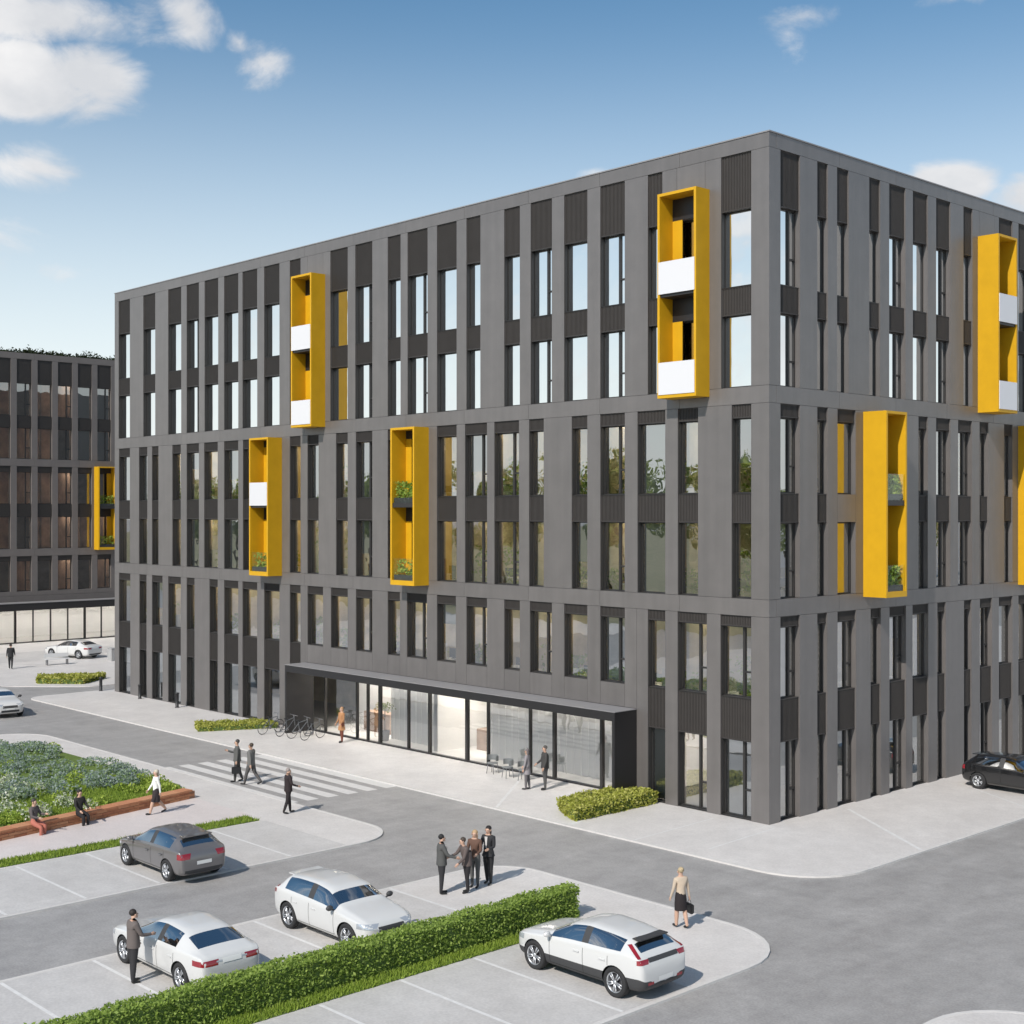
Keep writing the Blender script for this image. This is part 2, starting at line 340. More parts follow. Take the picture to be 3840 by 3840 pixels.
def kerbline(name, pts, wd, z0, z1, closed=False, **k):
    """a kerb of stones laid along a polyline, inside of its left-hand side"""
    mb = MB(); n = len(pts)
    wd_o = -.015
    def nor(i):
        a = Vector(pts[max(i - 1, 0)]); b = Vector(pts[min(i + 1, n - 1)]); d = (b - a).normalized(); return Vector((-d.y, d.x))
    for i in range(n - 1):
        a = Vector(pts[i]); b = Vector(pts[i + 1]); na = nor(i) * wd; nb = nor(i + 1) * wd; oa = nor(i) * wd_o; ob_ = nor(i + 1) * wd_o
        q = [(a.x + oa.x, a.y + oa.y), (b.x + ob_.x, b.y + ob_.y), (b.x + nb.x, b.y + nb.y), (a.x + na.x, a.y + na.y)]
        j = len(mb.v); mb.v += [(x, y, z0) for x, y in q] + [(x, y, z1) for x, y in q]
        for f in ((4, 5, 6, 7), (0, 1, 5, 4), (1, 2, 6, 5), (2, 3, 7, 6), (3, 0, 4, 7)): mb.f.append([j + t for t in f]); mb.m.append(0); mb.sm.append(False)
    return mb.build(name, KERB, kind='structure', **k)
S = 'structure'

# ---------------------------------------------------------------- ground
mb = MB(); mb.poly([(-1500, -1500, 0), (1500, -1500, 0), (1500, 1500, 0), (-1500, 1500, 0)]); mb.build('road', ASPH, kind=S)
ZP = .05
P1 = rounded([(5.9, 90, 0), (-52.3, 90, 0), (-52.3, -5.45, 1.2), (5.9, -5.45, 2.4)])
slab('pavement', P1, -.2, ZP, PAVE, kind=S)
kerbline('kerb', P1[-20:] + [P1[0]], .10, 0, ZP + .006)
P2 = rounded([(-8.15, -60, 0), (-8.15, -10.62, 2.0), (-39.6, -10.62, 2.4), (-39.6, -60, 0)])
slab('parking_pavement', P2, -.2, ZP, PAVE, kind=S); kerbline('kerb', P2, .10, 0, ZP + .006)
P3 = rounded([(9.0, -60, 0), (9.0, -10.62, 2.6), (-3.05, -10.62, 1.7), (-3.05, -60, 0)])
slab('parking_pavement', P3, -.2, ZP, PAVE, kind=S); kerbline('kerb', P3, .10, 0, ZP + .006)
P4 = rounded([(60, -60, 0), (60, -10.9, 0), (14.0, -10.9, 2.2), (14.0, -60, 0)])
slab('parking_pavement', P4, -.2, ZP, PAVE, kind=S); kerbline('kerb', P4[1:], .10, 0, ZP + .006)
P5 = rounded([(60, 90, 0), (11.9, 90, 0), (11.9, -5.1, 2.0), (60, -5.1, 0)])
slab('pavement', P5, -.2, ZP, PAVE, kind=S)
P6 = rounded([(-54.6, 60, 0), (-86.6, 60, 0), (-86.6, -60, 0), (-58.5, -60, 0), (-58.5, -4.0, 1.0), (-54.6, .0, 1.0)])
slab('far_pavement', P6, -.2, ZP, PAVE, kind=S)
# carriageway crossing the far square
mb = MB(); mb.poly([(-79, -60, ZP + .004), (-72.0, -60, ZP + .004), (-72.0, 60, ZP + .004), (-79, 60, ZP + .004)]); mb.build('far_road', BAY, kind=S)
# parking bays: sheets of greyer concrete
def sheet(name, x0, y0, x1, y1, z, m): return MB().poly([(x0, y0, z), (x1, y0, z), (x1, y1, z), (x0, y1, z)]).build(name, m, kind=S)
sheet('parking_bay', -13.35, -60, -8.3, -13.15, ZP + .004, BAY)
sheet('parking_bay', -2.9, -60, 2.3, -15.5, ZP + .004, BAY)
sheet('parking_bay', 3.65, -60, 8.85, -15.5, ZP + .004, BAY)
sheet('walkway', -18.9, -60, -14.5, -13.0, ZP + .004, WALK)
# bay lines
yy = [-15.43 - 2.42 * k for k in range(0, 8)]
mb = MB()
for x0, x1 in ((-13.3, -8.3), (-2.9, 2.2), (3.7, 8.85)):
    for y in yy: mb.poly([(x0, y - .05, ZP + .008), (x1, y - .05, ZP + .008), (x1, y + .05, ZP + .008), (x0, y + .05, ZP + .008)])
mb.build('parking_lines', BAYL, kind=S)
# joints across the paving by the building
mb = MB()
def strip(a, b, wd, z):
    a = Vector(a); b = Vector(b); n = (b - a).normalized(); n = Vector((-n.y, n.x)) * wd / 2
    mb.poly([(a.x - n.x, a.y - n.y, z), (b.x - n.x, b.y - n.y, z), (b.x + n.x, b.y + n.y, z), (a.x + n.x, a.y + n.y, z)])
strip((-9.1, -5.3), (-12.4, -.9), .12, ZP + .004); strip((-1.9, -5.3), (-2.1, -.6), .08, ZP + .004); strip((.7, -4.4), (.45, -.3), .08, ZP + .004)
strip((.5, 4.45), (5.75, .75), .14, ZP + .004); strip((-5.1, -5.2), (-6.5, .0), .3, ZP + .004)
strip((1.0, 12.2), (5.75, 9.4), .1, ZP + .004)
mb.build('paving_joints', BAYL, kind=S)
# zebra crossing: stripes lie along the road, one after the other across it
zeb = empty('zebra_crossing', label='zebra crossing of pale stripes across the road to the entrance', cat='crossing')
zeb['kind'] = S
ms = MB().poly([(-5.15, -.27, 0), (5.15, -.27, 0), (5.15, .27, 0), (-5.15, .27, 0)]).mesh('stripe', PAINT)
for k in range(6): link('stripe', ms, zeb, loc=(-20.3 - .05 * k, -5.75 - .955 * k, .004))

MB().poly([(-700, -700, .02), (700, -700, .02), (700, -60, .02), (-700, -60, .02)]).build('added_meadow', mat('added_meadow_grass', (.13, .14, .06), .9, col2=(.30, .27, .17), scale=.06), kind=S)  # unseen grass field, added to tint what the lower windows reflect
# ---------------------------------------------------------------- facades
CACHE = {}
def cached(key, fn):
    if key not in CACHE: CACHE[key] = fn()
    return CACHE[key]
def m_louvre(wd, ht):
    def f():
        b = MB(); b.box((-wd / 2, -.22, 0), (wd / 2, 0, ht)); n = max(3, round(wd / .075)); p = wd / n
        for k in range(n): b.box((-wd / 2 + p * (k + .22), 0, .03), (-wd / 2 + p * (k + .62), .03, ht - .03))
        b.box((-wd / 2, 0, ht - .03), (wd / 2, .035, ht)); b.box((-wd / 2, 0, 0), (wd / 2, .035, .03))
        return b.mesh('louvre_panel', LOUV)
    return cached(('l', wd, ht), f)
def m_panel(wd, ht, dp=.45, m=None):
    m = m or CLAD
    def f():
        g = .006; return MB().box((-wd / 2 + g, -dp, g), (wd / 2 - g, 0, ht - g)).mesh('cladding_panel', m)
    return cached(('p', wd, ht, dp, m.name), f)
def m_frame(wd, ht, sash, casing, m=None, flip=1):
    m = m or FRAME
    def f():
        b = MB(); t = .055; y0, y1 = -.31, -.22
        b.box((-wd / 2, y0, 0), (-wd / 2 + t, y1, ht)); b.box((wd / 2 - t, y0, 0), (wd / 2, y1, ht))
        b.box((-wd / 2 + t, y0, 0), (wd / 2 - t, y1, t)); b.box((-wd / 2 + t, y0, ht - t), (wd / 2 - t, y1, ht))
        if sash:
            xm = flip * (wd / 2 - wd * .34); b.box((xm - .05, y0, t), (xm + .05, y1 + .012, ht - t))
            xe = flip * (wd / 2 - t); zt = ht * .36
            b.box((min(xm + .05 * flip, xe), y0, zt - .035), (max(xm + .05 * flip, xe), y1 + .01, zt + .035))
        if casing:  # dark lining on the left facade only, deepens the shade of its reveals
            b.box((-wd / 2, y1, 0), (-wd / 2 + .022, -.03, ht)); b.box((wd / 2 - .022, y1, 0), (wd / 2, -.03, ht))
            b.box((-wd / 2 + .022, y1, ht - .02), (wd / 2 - .022, -.03, ht)); b.box((-wd / 2 + .022, y1, 0), (wd / 2 - .022, -.03, .02))
        return b.mesh('window', m)
    return cached(('f', wd, ht, sash, casing, m.name, flip), f)
def m_pane(wd, ht, m):
    def f(): return MB().poly([(-wd / 2 + .05, -.27, .05), (wd / 2 - .05, -.27, .05), (wd / 2 - .05, -.27, ht - .05), (-wd / 2 + .05, -.27, ht - .05)][::-1]).mesh('pane', m)
    return cached(('g', wd, ht, m.name), f)
def m_blind(wd, ht, m, fr=1.0):
    def f():
        q = MB(); z = ht - .06; zl = ht - .06 - fr * (ht - .12)
        while z > zl + .02: q.box((-wd / 2 + .06, -.37 - (.012 if int(z / .12) % 2 else 0), max(zl, z - .12)), (wd / 2 - .06, -.355 - (.012 if int(z / .12) % 2 else 0), z)); z -= .12
        return q.mesh('blind', m)
    return cached(('b', wd, ht, m.name, fr), f)
class Facade:
    """u runs along the wall from its origin, v is height; rot turns local (x along, y outwards) into the world."""
    def __init__(s, parent, ox, oy, rz, sg, casing, glass=GLASS, frame=FRAME, clad=CLAD):
        s.p = parent; s.ox, s.oy, s.rz, s.sg = ox, oy, rz, sg; s.c, s.s_ = math.cos(rz), math.sin(rz); s.casing = casing; s.glass = glass; s.frame = frame; s.clad = clad
    def W(s, u, v, d=0): x = u * s.sg; return (s.ox + x * s.c - d * s.s_, s.oy + x * s.s_ + d * s.c, v)
    def put(s, name, me, u, v, d=0): return link(name, me, s.p, loc=s.W(u, v, d), rz=s.rz)
    def panel(s, u0, u1, v0, v1, dp=.45, d=0, name='cladding_panel', m=None):
        if u1 - u0 < .03: return
        return s.put(name, m_panel(round(u1 - u0, 3), round(v1 - v0, 3), dp, m or s.clad), (u0 + u1) / 2, v0, d)
    def louvre(s, u0, u1, v0, v1, d=-.09): return s.put('louvre_panel', m_louvre(round(u1 - u0, 3), round(v1 - v0, 3)), (u0 + u1) / 2, v0, d)
    def window(s, u0, u1, v0, v1, sash=False, blind=None):
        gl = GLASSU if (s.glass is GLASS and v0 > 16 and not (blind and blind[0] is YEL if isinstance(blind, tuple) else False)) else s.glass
        wd, ht = round(u1 - u0, 3), round(v1 - v0, 3)
        o = s.put('window', m_frame(wd, ht, sash, s.casing, s.frame, s.flip), (u0 + u1) / 2, v0)
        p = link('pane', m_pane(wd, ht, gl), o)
        if blind: link('blind', m_blind(wd, ht, blind[0], blind[1]) if isinstance(blind, tuple) else m_blind(wd, ht, blind), o)
        return o
    flip = 1
    def bands(s, u0, u1, v0, v1, step=4.2, name='band_panel', d=0, m=None):
        n = max(1, round((u1 - u0) / step)); p = (u1 - u0) / n
        for k in range(n): s.panel(u0 + p * k, u0 + p * (k + 1), v0, v1, .45, d, name, m)
    def balcony(s, u0, u1, v0, v1, depth, kinds):
        b = empty('balcony', s.W((u0 + u1) / 2, v0), s.rz); b.parent = s.p
        W_ = (u1 - u0) / 2; H = v1 - v0; t = .11
        def part(nm, a, c, m): return MB().box(a, c).build(nm, m, b)
        part('side_panel', (-W_, .002, 0), (-W_ + t, depth, H), YEL); part('side_panel', (W_ - t, .002, 0), (W_, depth, H), YEL)
        part('top_panel', (-W_ + t, .002, H - t), (W_ - t, depth, H), YEL); part('bottom_panel', (-W_ + t, .002, 0), (W_ - t, depth, t + .12), YEL)
        part('floor_panel', (-W_ + t, .002, H / 2 - .05), (W_ - t, depth - .05, H / 2 + .16), FRAME)
        for za, zb2, zc in ((t + .12, 3.03, H / 2 - .05), (H / 2 + .16, 7.0, H - t)):
            part('recess_shade_panel', (-W_ + t, .003, zb2), (W_ - t, .03, zc), BLACK)  # black sheet on the back wall, paints the shade atop the recess
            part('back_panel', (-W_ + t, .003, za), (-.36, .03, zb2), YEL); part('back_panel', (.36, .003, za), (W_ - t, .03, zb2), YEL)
        for z, kd in zip((t + .12, H / 2 + .16), kinds):
            if kd == 'white': part('balustrade', (-W_ + t * .6, depth - .012, z - .1), (W_ - t * .6, depth + .028, z + 1.15), FROST)
            else:
                part('balustrade', (-W_ + t, depth - .06, z), (W_ - t, depth - .04, z + 1.05), CLEAR)
                q = MB(); q.box((-W_ + t + .05, depth - .42, z), (W_ - t - .05, depth - .1, z + .25), 1)
                leaves(q, [((rnd.uniform(-W_ + t + .1, W_ - t - .1), depth - .26 + rnd.uniform(-.13, .13), z + .2 + rnd.uniform(0, .8))) for _ in range(420 if kd == 'green' else 160)], .085)
                q.build('planting', [GRF, PLASTIC], b)
        return b
def leaves(q, pts, size, mi=0, up=.0):
    for p in pts:
        d = Vector((rnd.gauss(0, 1), rnd.gauss(0, 1), rnd.gauss(0, 1) + up)).normalized(); a = d.orthogonal().normalized(); b = d.cross(a)
        t = rnd.uniform(0, 6.28); a, b = a * math.cos(t) + b * math.sin(t), b * math.cos(t) - a * math.sin(t)
        s_ = size * rnd.uniform(.6, 1.3); p = Vector(p); a = a * s_; b = b * s_ * .6
        q.poly([p - a, p + b, p + a, p - b], mi)

ZT = dict(cap=(25.1, 25.65), g1=(23.0, 25.1), w6=(20.1, 23.0), s5=(19.05, 20.1), w5=(16.3, 19.05), band2=(15.65, 16.3), g2=(15.15, 15.65), w4=(12.3, 15.15), s3=(11.2, 12.3), w3=(8.35, 11.2),
          band1=(7.7, 8.35), g3=(7.3, 7.7), w2=(4.6, 7.3), s1=(3.0, 4.6), w1=(.08, 3.0))
def do_group(F, cols, which, u_lo, u_hi, boxed=(), sash=(), plain=(), portal=None, blinds={}):
    """cols: (u0, u1) openings; which: 'top' 'mid' 'bot'"""
    zz = {'top': ('g1', 'w6', 's5', 'w5'), 'mid': ('g2', 'w4', 's3', 'w3'), 'bot': ('g3', 'w2', 's1', 'w1')}[which]
    z0, z1 = ZT[zz[3]][0] if which != 'bot' else 0, ZT[zz[0]][1]
    cols = sorted(cols); u = u_lo
    def zlow(a, b): return 3.66 if (portal and a >= portal[0] - .6 and b <= portal[1] + .6) else z0
    edges = cols + [(u_hi, u_hi)]
    yl = {('mid', 4.48)}
    def rb(pr, a=0):
        if (which, a) in yl: return (YEL, 1.0)
        return (BLIND, rnd.choice((1.0, 1.0, 1.0, .6, .35))) if rnd.random() < pr else None
    for (a, b) in edges:
        if portal and u < portal[0] < a:      # pier cut by the side of the portal
            F.panel(u, portal[0], z0, z1); F.panel(portal[0], a, 3.66, z1)
        elif portal and u < portal[1] < a:
            F.panel(u, portal[1], 3.66, z1); F.panel(portal[1], a, z0, z1)
        else: F.panel(u, a, zlow(u, a), z1, name='pier_panel')
        u = b
    for (a, b) in cols:
        hid = any(abs((a + b) / 2 - h) < .8 for h in boxed)
        sh = any(abs(a - h) < .12 for h in sash); pl = any(abs(a - h) < .12 for h in plain)
        inp = portal and a > portal[0] - .1 and b < portal[1] + .1
        if hid: F.panel(a, b, *ZT[zz[0]])
        else: F.louvre(a, b, *ZT[zz[0]])
        F.window(a, b, *ZT[zz[1]], sash=sh, blind=rb({'top': .85, 'mid': .35, 'bot': .25}[which], a))
        if inp: F.panel(a, b, 3.66, ZT[zz[2]][1]); continue
        (F.panel if pl else F.louvre)(a, b, *ZT[zz[2]])
        F.window(a, b, *ZT[zz[3]], sash=sh, blind=rb({'top': .8, 'mid': .2, 'bot': .75}[which], a))
        if which == 'bot': F.panel(a, b, 0, .08, .3, -.1, 'sill', FRAME)

B1 = empty('office_building', label='large grey six storey office block with projecting yellow balcony frames', cat='building')
FL = Facade(B1, 0, 0, math.pi, 1, True); FL.flip = -1
LT = [(49.15, 50.65), (45.9, 47.4), (42.75, 44.3), (40.7, 42.1), (38.55, 40.05), (36.4, 37.9), (34.45, 35.95), (32.25, 33.75), (30.25, 31.25), (28.2, 29.6), (26.05, 27.55), (24.0, 25.4),
      (21.75, 22.75), (19.7, 21.2), (17.6, 19.0), (15.95, 16.9), (13.35, 14.35), (11.35, 12.65), (9.25, 10.6), (7.15, 8.5), (5.15, 5.9), (3.0, 4.4), (.82, 2.22)]
LM = [(49.15, 50.6), (46.9, 47.95), (45.5, 46.3), (42.8, 43.8), (40.7, 42.1), (38.6, 40.1), (36.4, 37.9), (34.5, 35.9), (32.2, 33.6), (30.25, 31.25), (28.6, 29.6), (26.05, 27.05), (24.0, 25.35),
      (21.75, 22.75), (19.8, 21.1), (17.6, 19.0), (15.5, 17.0), (13.4, 15.0), (11.85, 12.75), (9.25, 10.15), (7.15, 8.5), (5.0, 6.45), (3.35, 4.35), (.82, 1.72)]
LB = [(49.1, 50.6), (47.0, 47.9), (45.0, 46.3), (42.8, 44.3), (41.2, 42.1), (38.6, 39.5), (36.4, 37.9), (34.45, 35.95), (32.25, 33.75), (30.25, 31.25), (28.2, 29.6), (26.05, 27.5), (24.0, 25.35),
      (21.8, 22.75), (19.75, 21.25), (17.65, 19.0), (15.5, 16.9), (13.35, 14.35), (11.35, 12.7), (9.25, 10.6), (7.15, 8.5), (5.0, 5.9), (2.92, 4.36), (.82, 2.25)]
LEN = 51.19
PORT = PORT_ = (6.5, 29.75)
do_group(FL, LT, 'top', .82, LEN, boxed=(3.7, 28.9), sash=(24.0, 19.7, 11.35, 7.15, 40.7))
do_group(FL, LM, 'mid', .82, LEN, boxed=(33.0, 20.4), sash=(24.0, 15.5, 7.15, 13.4))
do_group(FL, LB, 'bot', .82, LEN, sash=(24.0, 19.75, 15.5, 11.35, 7.15, 2.92, .82), portal=PORT)
FR = Facade(B1, 0, 0, -math.pi / 2, -1, False); FR.flip = -1
RLEN = 42.0
RT = [(.71, 1.94), (3.1, 3.8), (4.45, 5.25), (6.75, 7.55), (8.25, 9.5), (10.1, 11.3), (12.0, 13.2), (14.35, 15.15), (15.8, 17.2), (17.6, 18.9), (19.5, 20.6)]
RM = [(.71, 1.94), (3.1, 3.8), (4.48, 5.75), (6.35, 7.65), (8.3, 9.5), (10.55, 11.3), (12.0, 13.2), (13.88, 15.1), (15.8, 16.6), (18.1, 18.9), (19.8, 21.0)]
RB = [(.71, 1.94), (3.1, 3.76), (4.48, 5.78), (6.85, 7.6), (8.27, 9.54), (10.07, 11.34), (12.1, 12.8), (14.4, 15.06), (15.83, 16.94), (17.6, 18.9), (19.5, 20.6)]
ext = [(a + 20.83, b + 20.83) for a, b in RT]
do_group(FR, RT + ext, 'top', .71, RLEN, boxed=(16.5,), sash=(.71, 8.25, 12.0))
do_group(FR, RM + ext, 'mid', .71, RLEN, boxed=(7.0, 20.4), sash=(.71, 12.0, 13.88), plain=(4.48,))
do_group(FR, RB + ext, 'bot', .71, RLEN, sash=(.71, 4.48, 8.27, 15.83))
# corner piers and horizontal bands
for z0, z1 in ((0, 7.7), (8.35, 15.65), (16.3, 25.1)):
    MB().box((-.814, 0, z0 + .006), (0, .704, z1 - .006)).build('corner_pier', CLAD, B1)
for nm in ('band1', 'band2', 'cap'):
    FL.bands(0, LEN, *ZT[nm]); FR.bands(.45, RLEN, *ZT[nm])
mb = MB(); mb.box((-LEN - .03, -.03, 25.652), (.03, .5, 25.70)); mb.box((-.5, .5, 25.652), (.03, RLEN, 25.70)); mb.build('parapet_cap', CAP, B1)
# inner structure: slabs, core walls, end walls, roof
mb = MB()
for z in (0.0, 3.75, 7.8, 11.75, 15.75, 19.6, 23.9): mb.box((-LEN + .46, .46, z - .18 if z else -.1), (-.46, RLEN - .5, z + .06))
mb.build('floor_slabs', SLAB, B1)
mb = MB()
mb.box((-LEN + .5, 7.0, .06), (-7.0, 7.3, 23.7)); mb.box((-7.0, 7.3, .06), (-6.7, RLEN - 1, 23.7))
for k in range(1, 12): mb.box((-LEN + 4.26 * k - .06, .6, 3.85), (-LEN + 4.26 * k + .06, 7.0, 23.7))
for k in range(1, 8): mb.box((-6.7, 7.0 + 4.3 * k, .06), (-.6, 7.12 + 4.3 * k, 23.7))
mb.build('inner_walls', INT, B1)
mb = MB(); mb.box((-LEN, .452, 0), (-LEN + .4, RLEN, 25.6)); mb.box((-LEN + .4, RLEN - .4, 0), (-.01, RLEN, 25.6)); mb.build('rear_wall', CLAD, B1)
MB().box((-LEN + .41, .46, 24.9), (-.46, RLEN - .41, 25.2)).build('roof', CAP, B1)
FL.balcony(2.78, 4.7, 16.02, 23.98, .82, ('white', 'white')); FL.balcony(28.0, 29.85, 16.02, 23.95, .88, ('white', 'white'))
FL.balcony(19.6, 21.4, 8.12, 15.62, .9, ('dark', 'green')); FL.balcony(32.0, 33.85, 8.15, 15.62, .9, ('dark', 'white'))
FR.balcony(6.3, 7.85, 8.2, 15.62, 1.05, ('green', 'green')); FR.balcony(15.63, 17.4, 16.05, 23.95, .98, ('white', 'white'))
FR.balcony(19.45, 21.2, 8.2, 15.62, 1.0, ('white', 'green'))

# office furniture seen through the lower windows
q = MB()
for zf in (3.81, 7.86, 11.81, 15.81, 19.66):
    for k in range(24):
        x = -2.4 - 2.05 * k + rnd.uniform(-.2, .2)
        if rnd.random() < .8:
            q.box((x - .75, 1.0, zf + .70), (x + .75, 1.75, zf + .74), 0); q.box((x - .72, 1.05, zf), (x - .68, 1.7, zf + .70), 0); q.box((x + .68, 1.05, zf), (x + .72, 1.7, zf + .70), 0)
            q.box((x - .28, 1.35, zf + .82), (x + .28, 1.38, zf + 1.16), 1); q.box((x - .25, 2.0, zf + .45), (x + .25, 2.45, zf + .52), 1); q.box((x - .24, 2.42, zf + .52), (x + .24, 2.48, zf + 1.1), 1)
        if rnd.random() < .35: q.box((x + .85, .7, zf), (x + 1.15, 1.1, zf + 1.5), rnd.choice((0, 2)))
    for k in range(8):
        y = 2.2 + 2.3 * k
        q.box((-1.8, y, zf + .70), (-1.05, y + 1.4, zf + .74), 0); q.box((-1.75, y + .05, zf), (-1.1, y + .09, zf + .7), 0); q.box((-1.45, y + .5, zf + .82), (-1.42, y + 1.0, zf + 1.16), 1)
q.build('office_furniture', [BLIND, FRAME, WARM], B1, kind='stuff')
q = MB()
for zf in (3.81, 7.86, 11.81):
    for k in range(16):
        x = -1.5 - 3.1 * k + rnd.uniform(-.9, .9); q.box((x - .16, .6, zf), (x + .16, .92, zf + .4), 1); hh = rnd.uniform(.9, 2.0)
        leaves(q, [(x + rnd.gauss(0, .28), .80 + abs(rnd.gauss(0, .22)) * rnd.choice((-.6, 1)), zf + .5 + rnd.random() * hh) for _ in range(150)], .11)
q.build('indoor_plants', [GRF, PLASTIC], B1, kind='stuff')
for zc in (3.62, 7.55, 11.5, 15.5):
    for k in range(24):
        x = -2.4 - 2.06 * k
        if not (zc < 5 and PORT_[0] < -x < PORT_[1]): MB().box((x - .6, 1.6, zc), (x + .6, 1.9, zc + .02)).build('ceiling_light', LM2, B1)
    for k in range(7): MB().box((-2.0, 8.2 + 2.6 * k, zc), (-1.7, 9.4 + 2.6 * k, zc + .02)).build('ceiling_light', LM_, B1)
# entrance portal
P = empty('entrance_portal', FL.W(PORT[0], 0), math.pi); P.parent = B1
WP = PORT[1] - PORT[0]; dP = 1.32
def part(nm, a, c, m, par): return MB().box(a, c).build(nm, m, par)
part('canopy', (0, -.4, 3.27), (WP, dP, 3.62), BLACK, P)
part('side_wall', (0, -.4, 0), (.14, dP, 3.27), BLACK, P); part('side_wall', (WP - .14, -.4, 0), (WP, dP, 3.27), BLACK, P)
part('canopy_cover', (-.02, -.0, 3.622), (WP + .02, dP + .02, 3.65), CAP, P)
part('threshold', (.14, -.4, .0), (WP - .14, -.2, .12), BLACK, P)
mul = [0.14] + [m_ - PORT[0] for m_ in (8.65, 11.45, 12.95, 15.7, 17.15, 19.85, 21.45, 23.7, 24.7, 25.6, 28.35)] + [WP - .14]
wid = {17.15: .16, 23.7: .15, 8.65: .14, 11.45: .13, 19.85: .12}
for i, u in enumerate(mul[1:-1]):
    t = wid.get(round(u + PORT[0], 2), .075) / 2; part('mullion', (u - t, -.36, .12), (u + t, -.2, 3.27), FRAME, P)
for a, b in zip(mul[:-1], mul[1:]):
    MB().poly([(a, -.28, .12), (b, -.28, .12), (b, -.28, 3.27), (a, -.28, 3.27)][::-1]).build('pane', GLASS2, P)
mb = MB(); mb.box((-PORT[1] + .1, 6.4, .06), (-PORT[0] - .1, 6.9, 3.6)); mb.box((-29.4, 3.2, .06), (-25.2, 3.4, 3.5)); mb.box((-20.2, .8, .06), (-19.9, 6.4, 3.5)); mb.box((-13.9, 2.5, .06), (-13.6, 6.4, 3.5)); mb.build('lobby_wall', INTW, B1)
MB().box((-PORT[1], .45, .061), (-PORT[0], 6.4, .09)).build('lobby_floor', INTW, B1)
for x, y in ((-26.5, 2.2), (-18, 2.6), (-10, 2.4)):
    MB().box((x - 1.1, y, .09), (x + 1.1, y + .7, 1.1)).build('reception_counter', WARM, B1)

# ---------------------------------------------------------------- second building, far left
CL2 = mat('far_facade_cladding', (.145, .13, .122), .55, var=.06, scale=1.2)
B2 = empty('far_office_building', (0, 0, 0), label='dark grey office block behind the square with a planted roof edge', cat='building')
F2 = Facade(B2, -86.7, 0, -math.pi / 2, -1, False, GLASS3, FRAME, CL2); F2.flip = -1
c2 = [(8.77 + 1.89 * k, 8.77 + 1.89 * k + 1.34) for k in range(-10, 12)]
lo, hi = c2[0][0] - .6, c2[-1][1] + .6
for zz in (('g1', 'w6', 's5', 'w5'), ('g2', 'w4', 's3', 'w3'), ('g3', 'w2', None, None)):
    z0 = ZT[zz[3]][0] if zz[3] else ZT['w2'][0] - .4; z1 = ZT[zz[0]][1]; u = lo
    for a, b in c2 + [(hi, hi)]: F2.panel(u, a, z0, z1, name='pier_panel'); u = b
    for i, (a, b) in enumerate(c2):
        F2.louvre(a, b, *ZT[zz[0]])
        F2.window(a, b, *ZT[zz[1]], sash=(i % 2 == 0), blind=BLIND if (i in (13, 14) and zz[1] == 'w6') else (BEIGE if rnd.random() < .45 else None))
        if zz[2]: F2.louvre(a, b, *ZT[zz[2]]); F2.window(a, b, *ZT[zz[3]], sash=(i % 2 == 0), blind=BLIND if i in (14, 13) and zz[3] == 'w5' else (BEIGE if rnd.random() < .45 else None))
        else: F2.panel(a, b, z0, ZT['w2'][0])
for nm in ('band1', 'band2', 'cap'): F2.bands(lo, hi, *ZT[nm])
MB().box((-86.7, lo, 3.0), (-85.2, hi, 3.62)).build('canopy', BLACK, B2)
MB().box((-86.72, lo, 3.622), (-85.15, hi, 3.68)).build('canopy_cover', CAP, B2)
MB().box((-87.15, lo, 3.7), (-86.7, hi, 4.19)).build('lintel_panel', CL2, B2)
ys = [lo + 1.62 * k for k in range(int((hi - lo) / 1.62))]
for k, y in enumerate(ys):
    t = .09 if k % 4 == 0 else .045
    MB().box((-87.0, y - t, 0), (-86.85, y + t, 3.0)).build('mullion', FRAME, B2)
for a, b in zip(ys[:-1], ys[1:]): MB().poly([(-86.92, a, .1), (-86.92, b, .1), (-86.92, b, 3.0), (-86.92, a, 3.0)]).build('pane', GLASS2, B2)
MB().box((-87.0, lo, 0), (-86.8, hi, .1)).build('threshold', FRAME, B2)
mb = MB()
for z in (0, 3.75, 7.8, 11.75, 15.75, 19.6, 23.9): mb.box((-104, lo, z - .15), (-87.16, hi, z + .06))
mb.build('floor_slabs', SLAB, B2)
mb = MB(); mb.box((-93.3, lo, 3.8), (-93, hi, 25)); mb.box((-104.2, lo, 0), (-104, hi, 25.6)); mb.box((-104, lo, 0), (-86.75, lo + .3, 25.6)); mb.box((-104, hi - .3, 0), (-86.75, hi, 25.6))
for k in range(10): mb.box((-93, lo + 3.78 * k + 3.0, 3.8), (-87.3, lo + 3.78 * k + 3.1, 25))
mb.build('inner_walls', WARM, B2)
MB().box((-93.0, lo + .4, .06), (-92.7, hi - .4, 3.6)).build('lobby_wall', INTW, B2)
for k in range(int((hi - lo) / 3)):
    MB().box((-91.5, lo + 3 * k + .6, 3.50), (-88.5, lo + 3 * k + 1.6, 3.54)).build('ceiling_light', LM_, B2)
    for zc in (7.5, 11.45, 15.45, 19.3, 23.6): MB().box((-91.0, lo + 3 * k + .9, zc), (-88.5, lo + 3 * k + 1.3, zc + .03)).build('ceiling_light', LM_, B2)
MB().box((-104, lo, 25.2), (-87.2, hi, 25.45)).build('roof', CAP, B2)
F2.balcony(16.0, 17.75, 8.15, 15.75, .9, ('dark', 'dark'))
q = MB()
for y in [lo + .25 * k for k in range(int((hi - lo) / .25))]:
    h = .28 + .1 * math.sin(y * 1.7) * math.sin(y * .43 + 1) + rnd.uniform(-.03, .06)
    leaves(q, [(-87.25 + rnd.uniform(-.5, .3), y + rnd.uniform(-.2, .2), 25.45 + abs(rnd.gauss(0, .8)) * h) for _ in range(90)], .12)
q.build('roof_planting', ROOFG, B2)

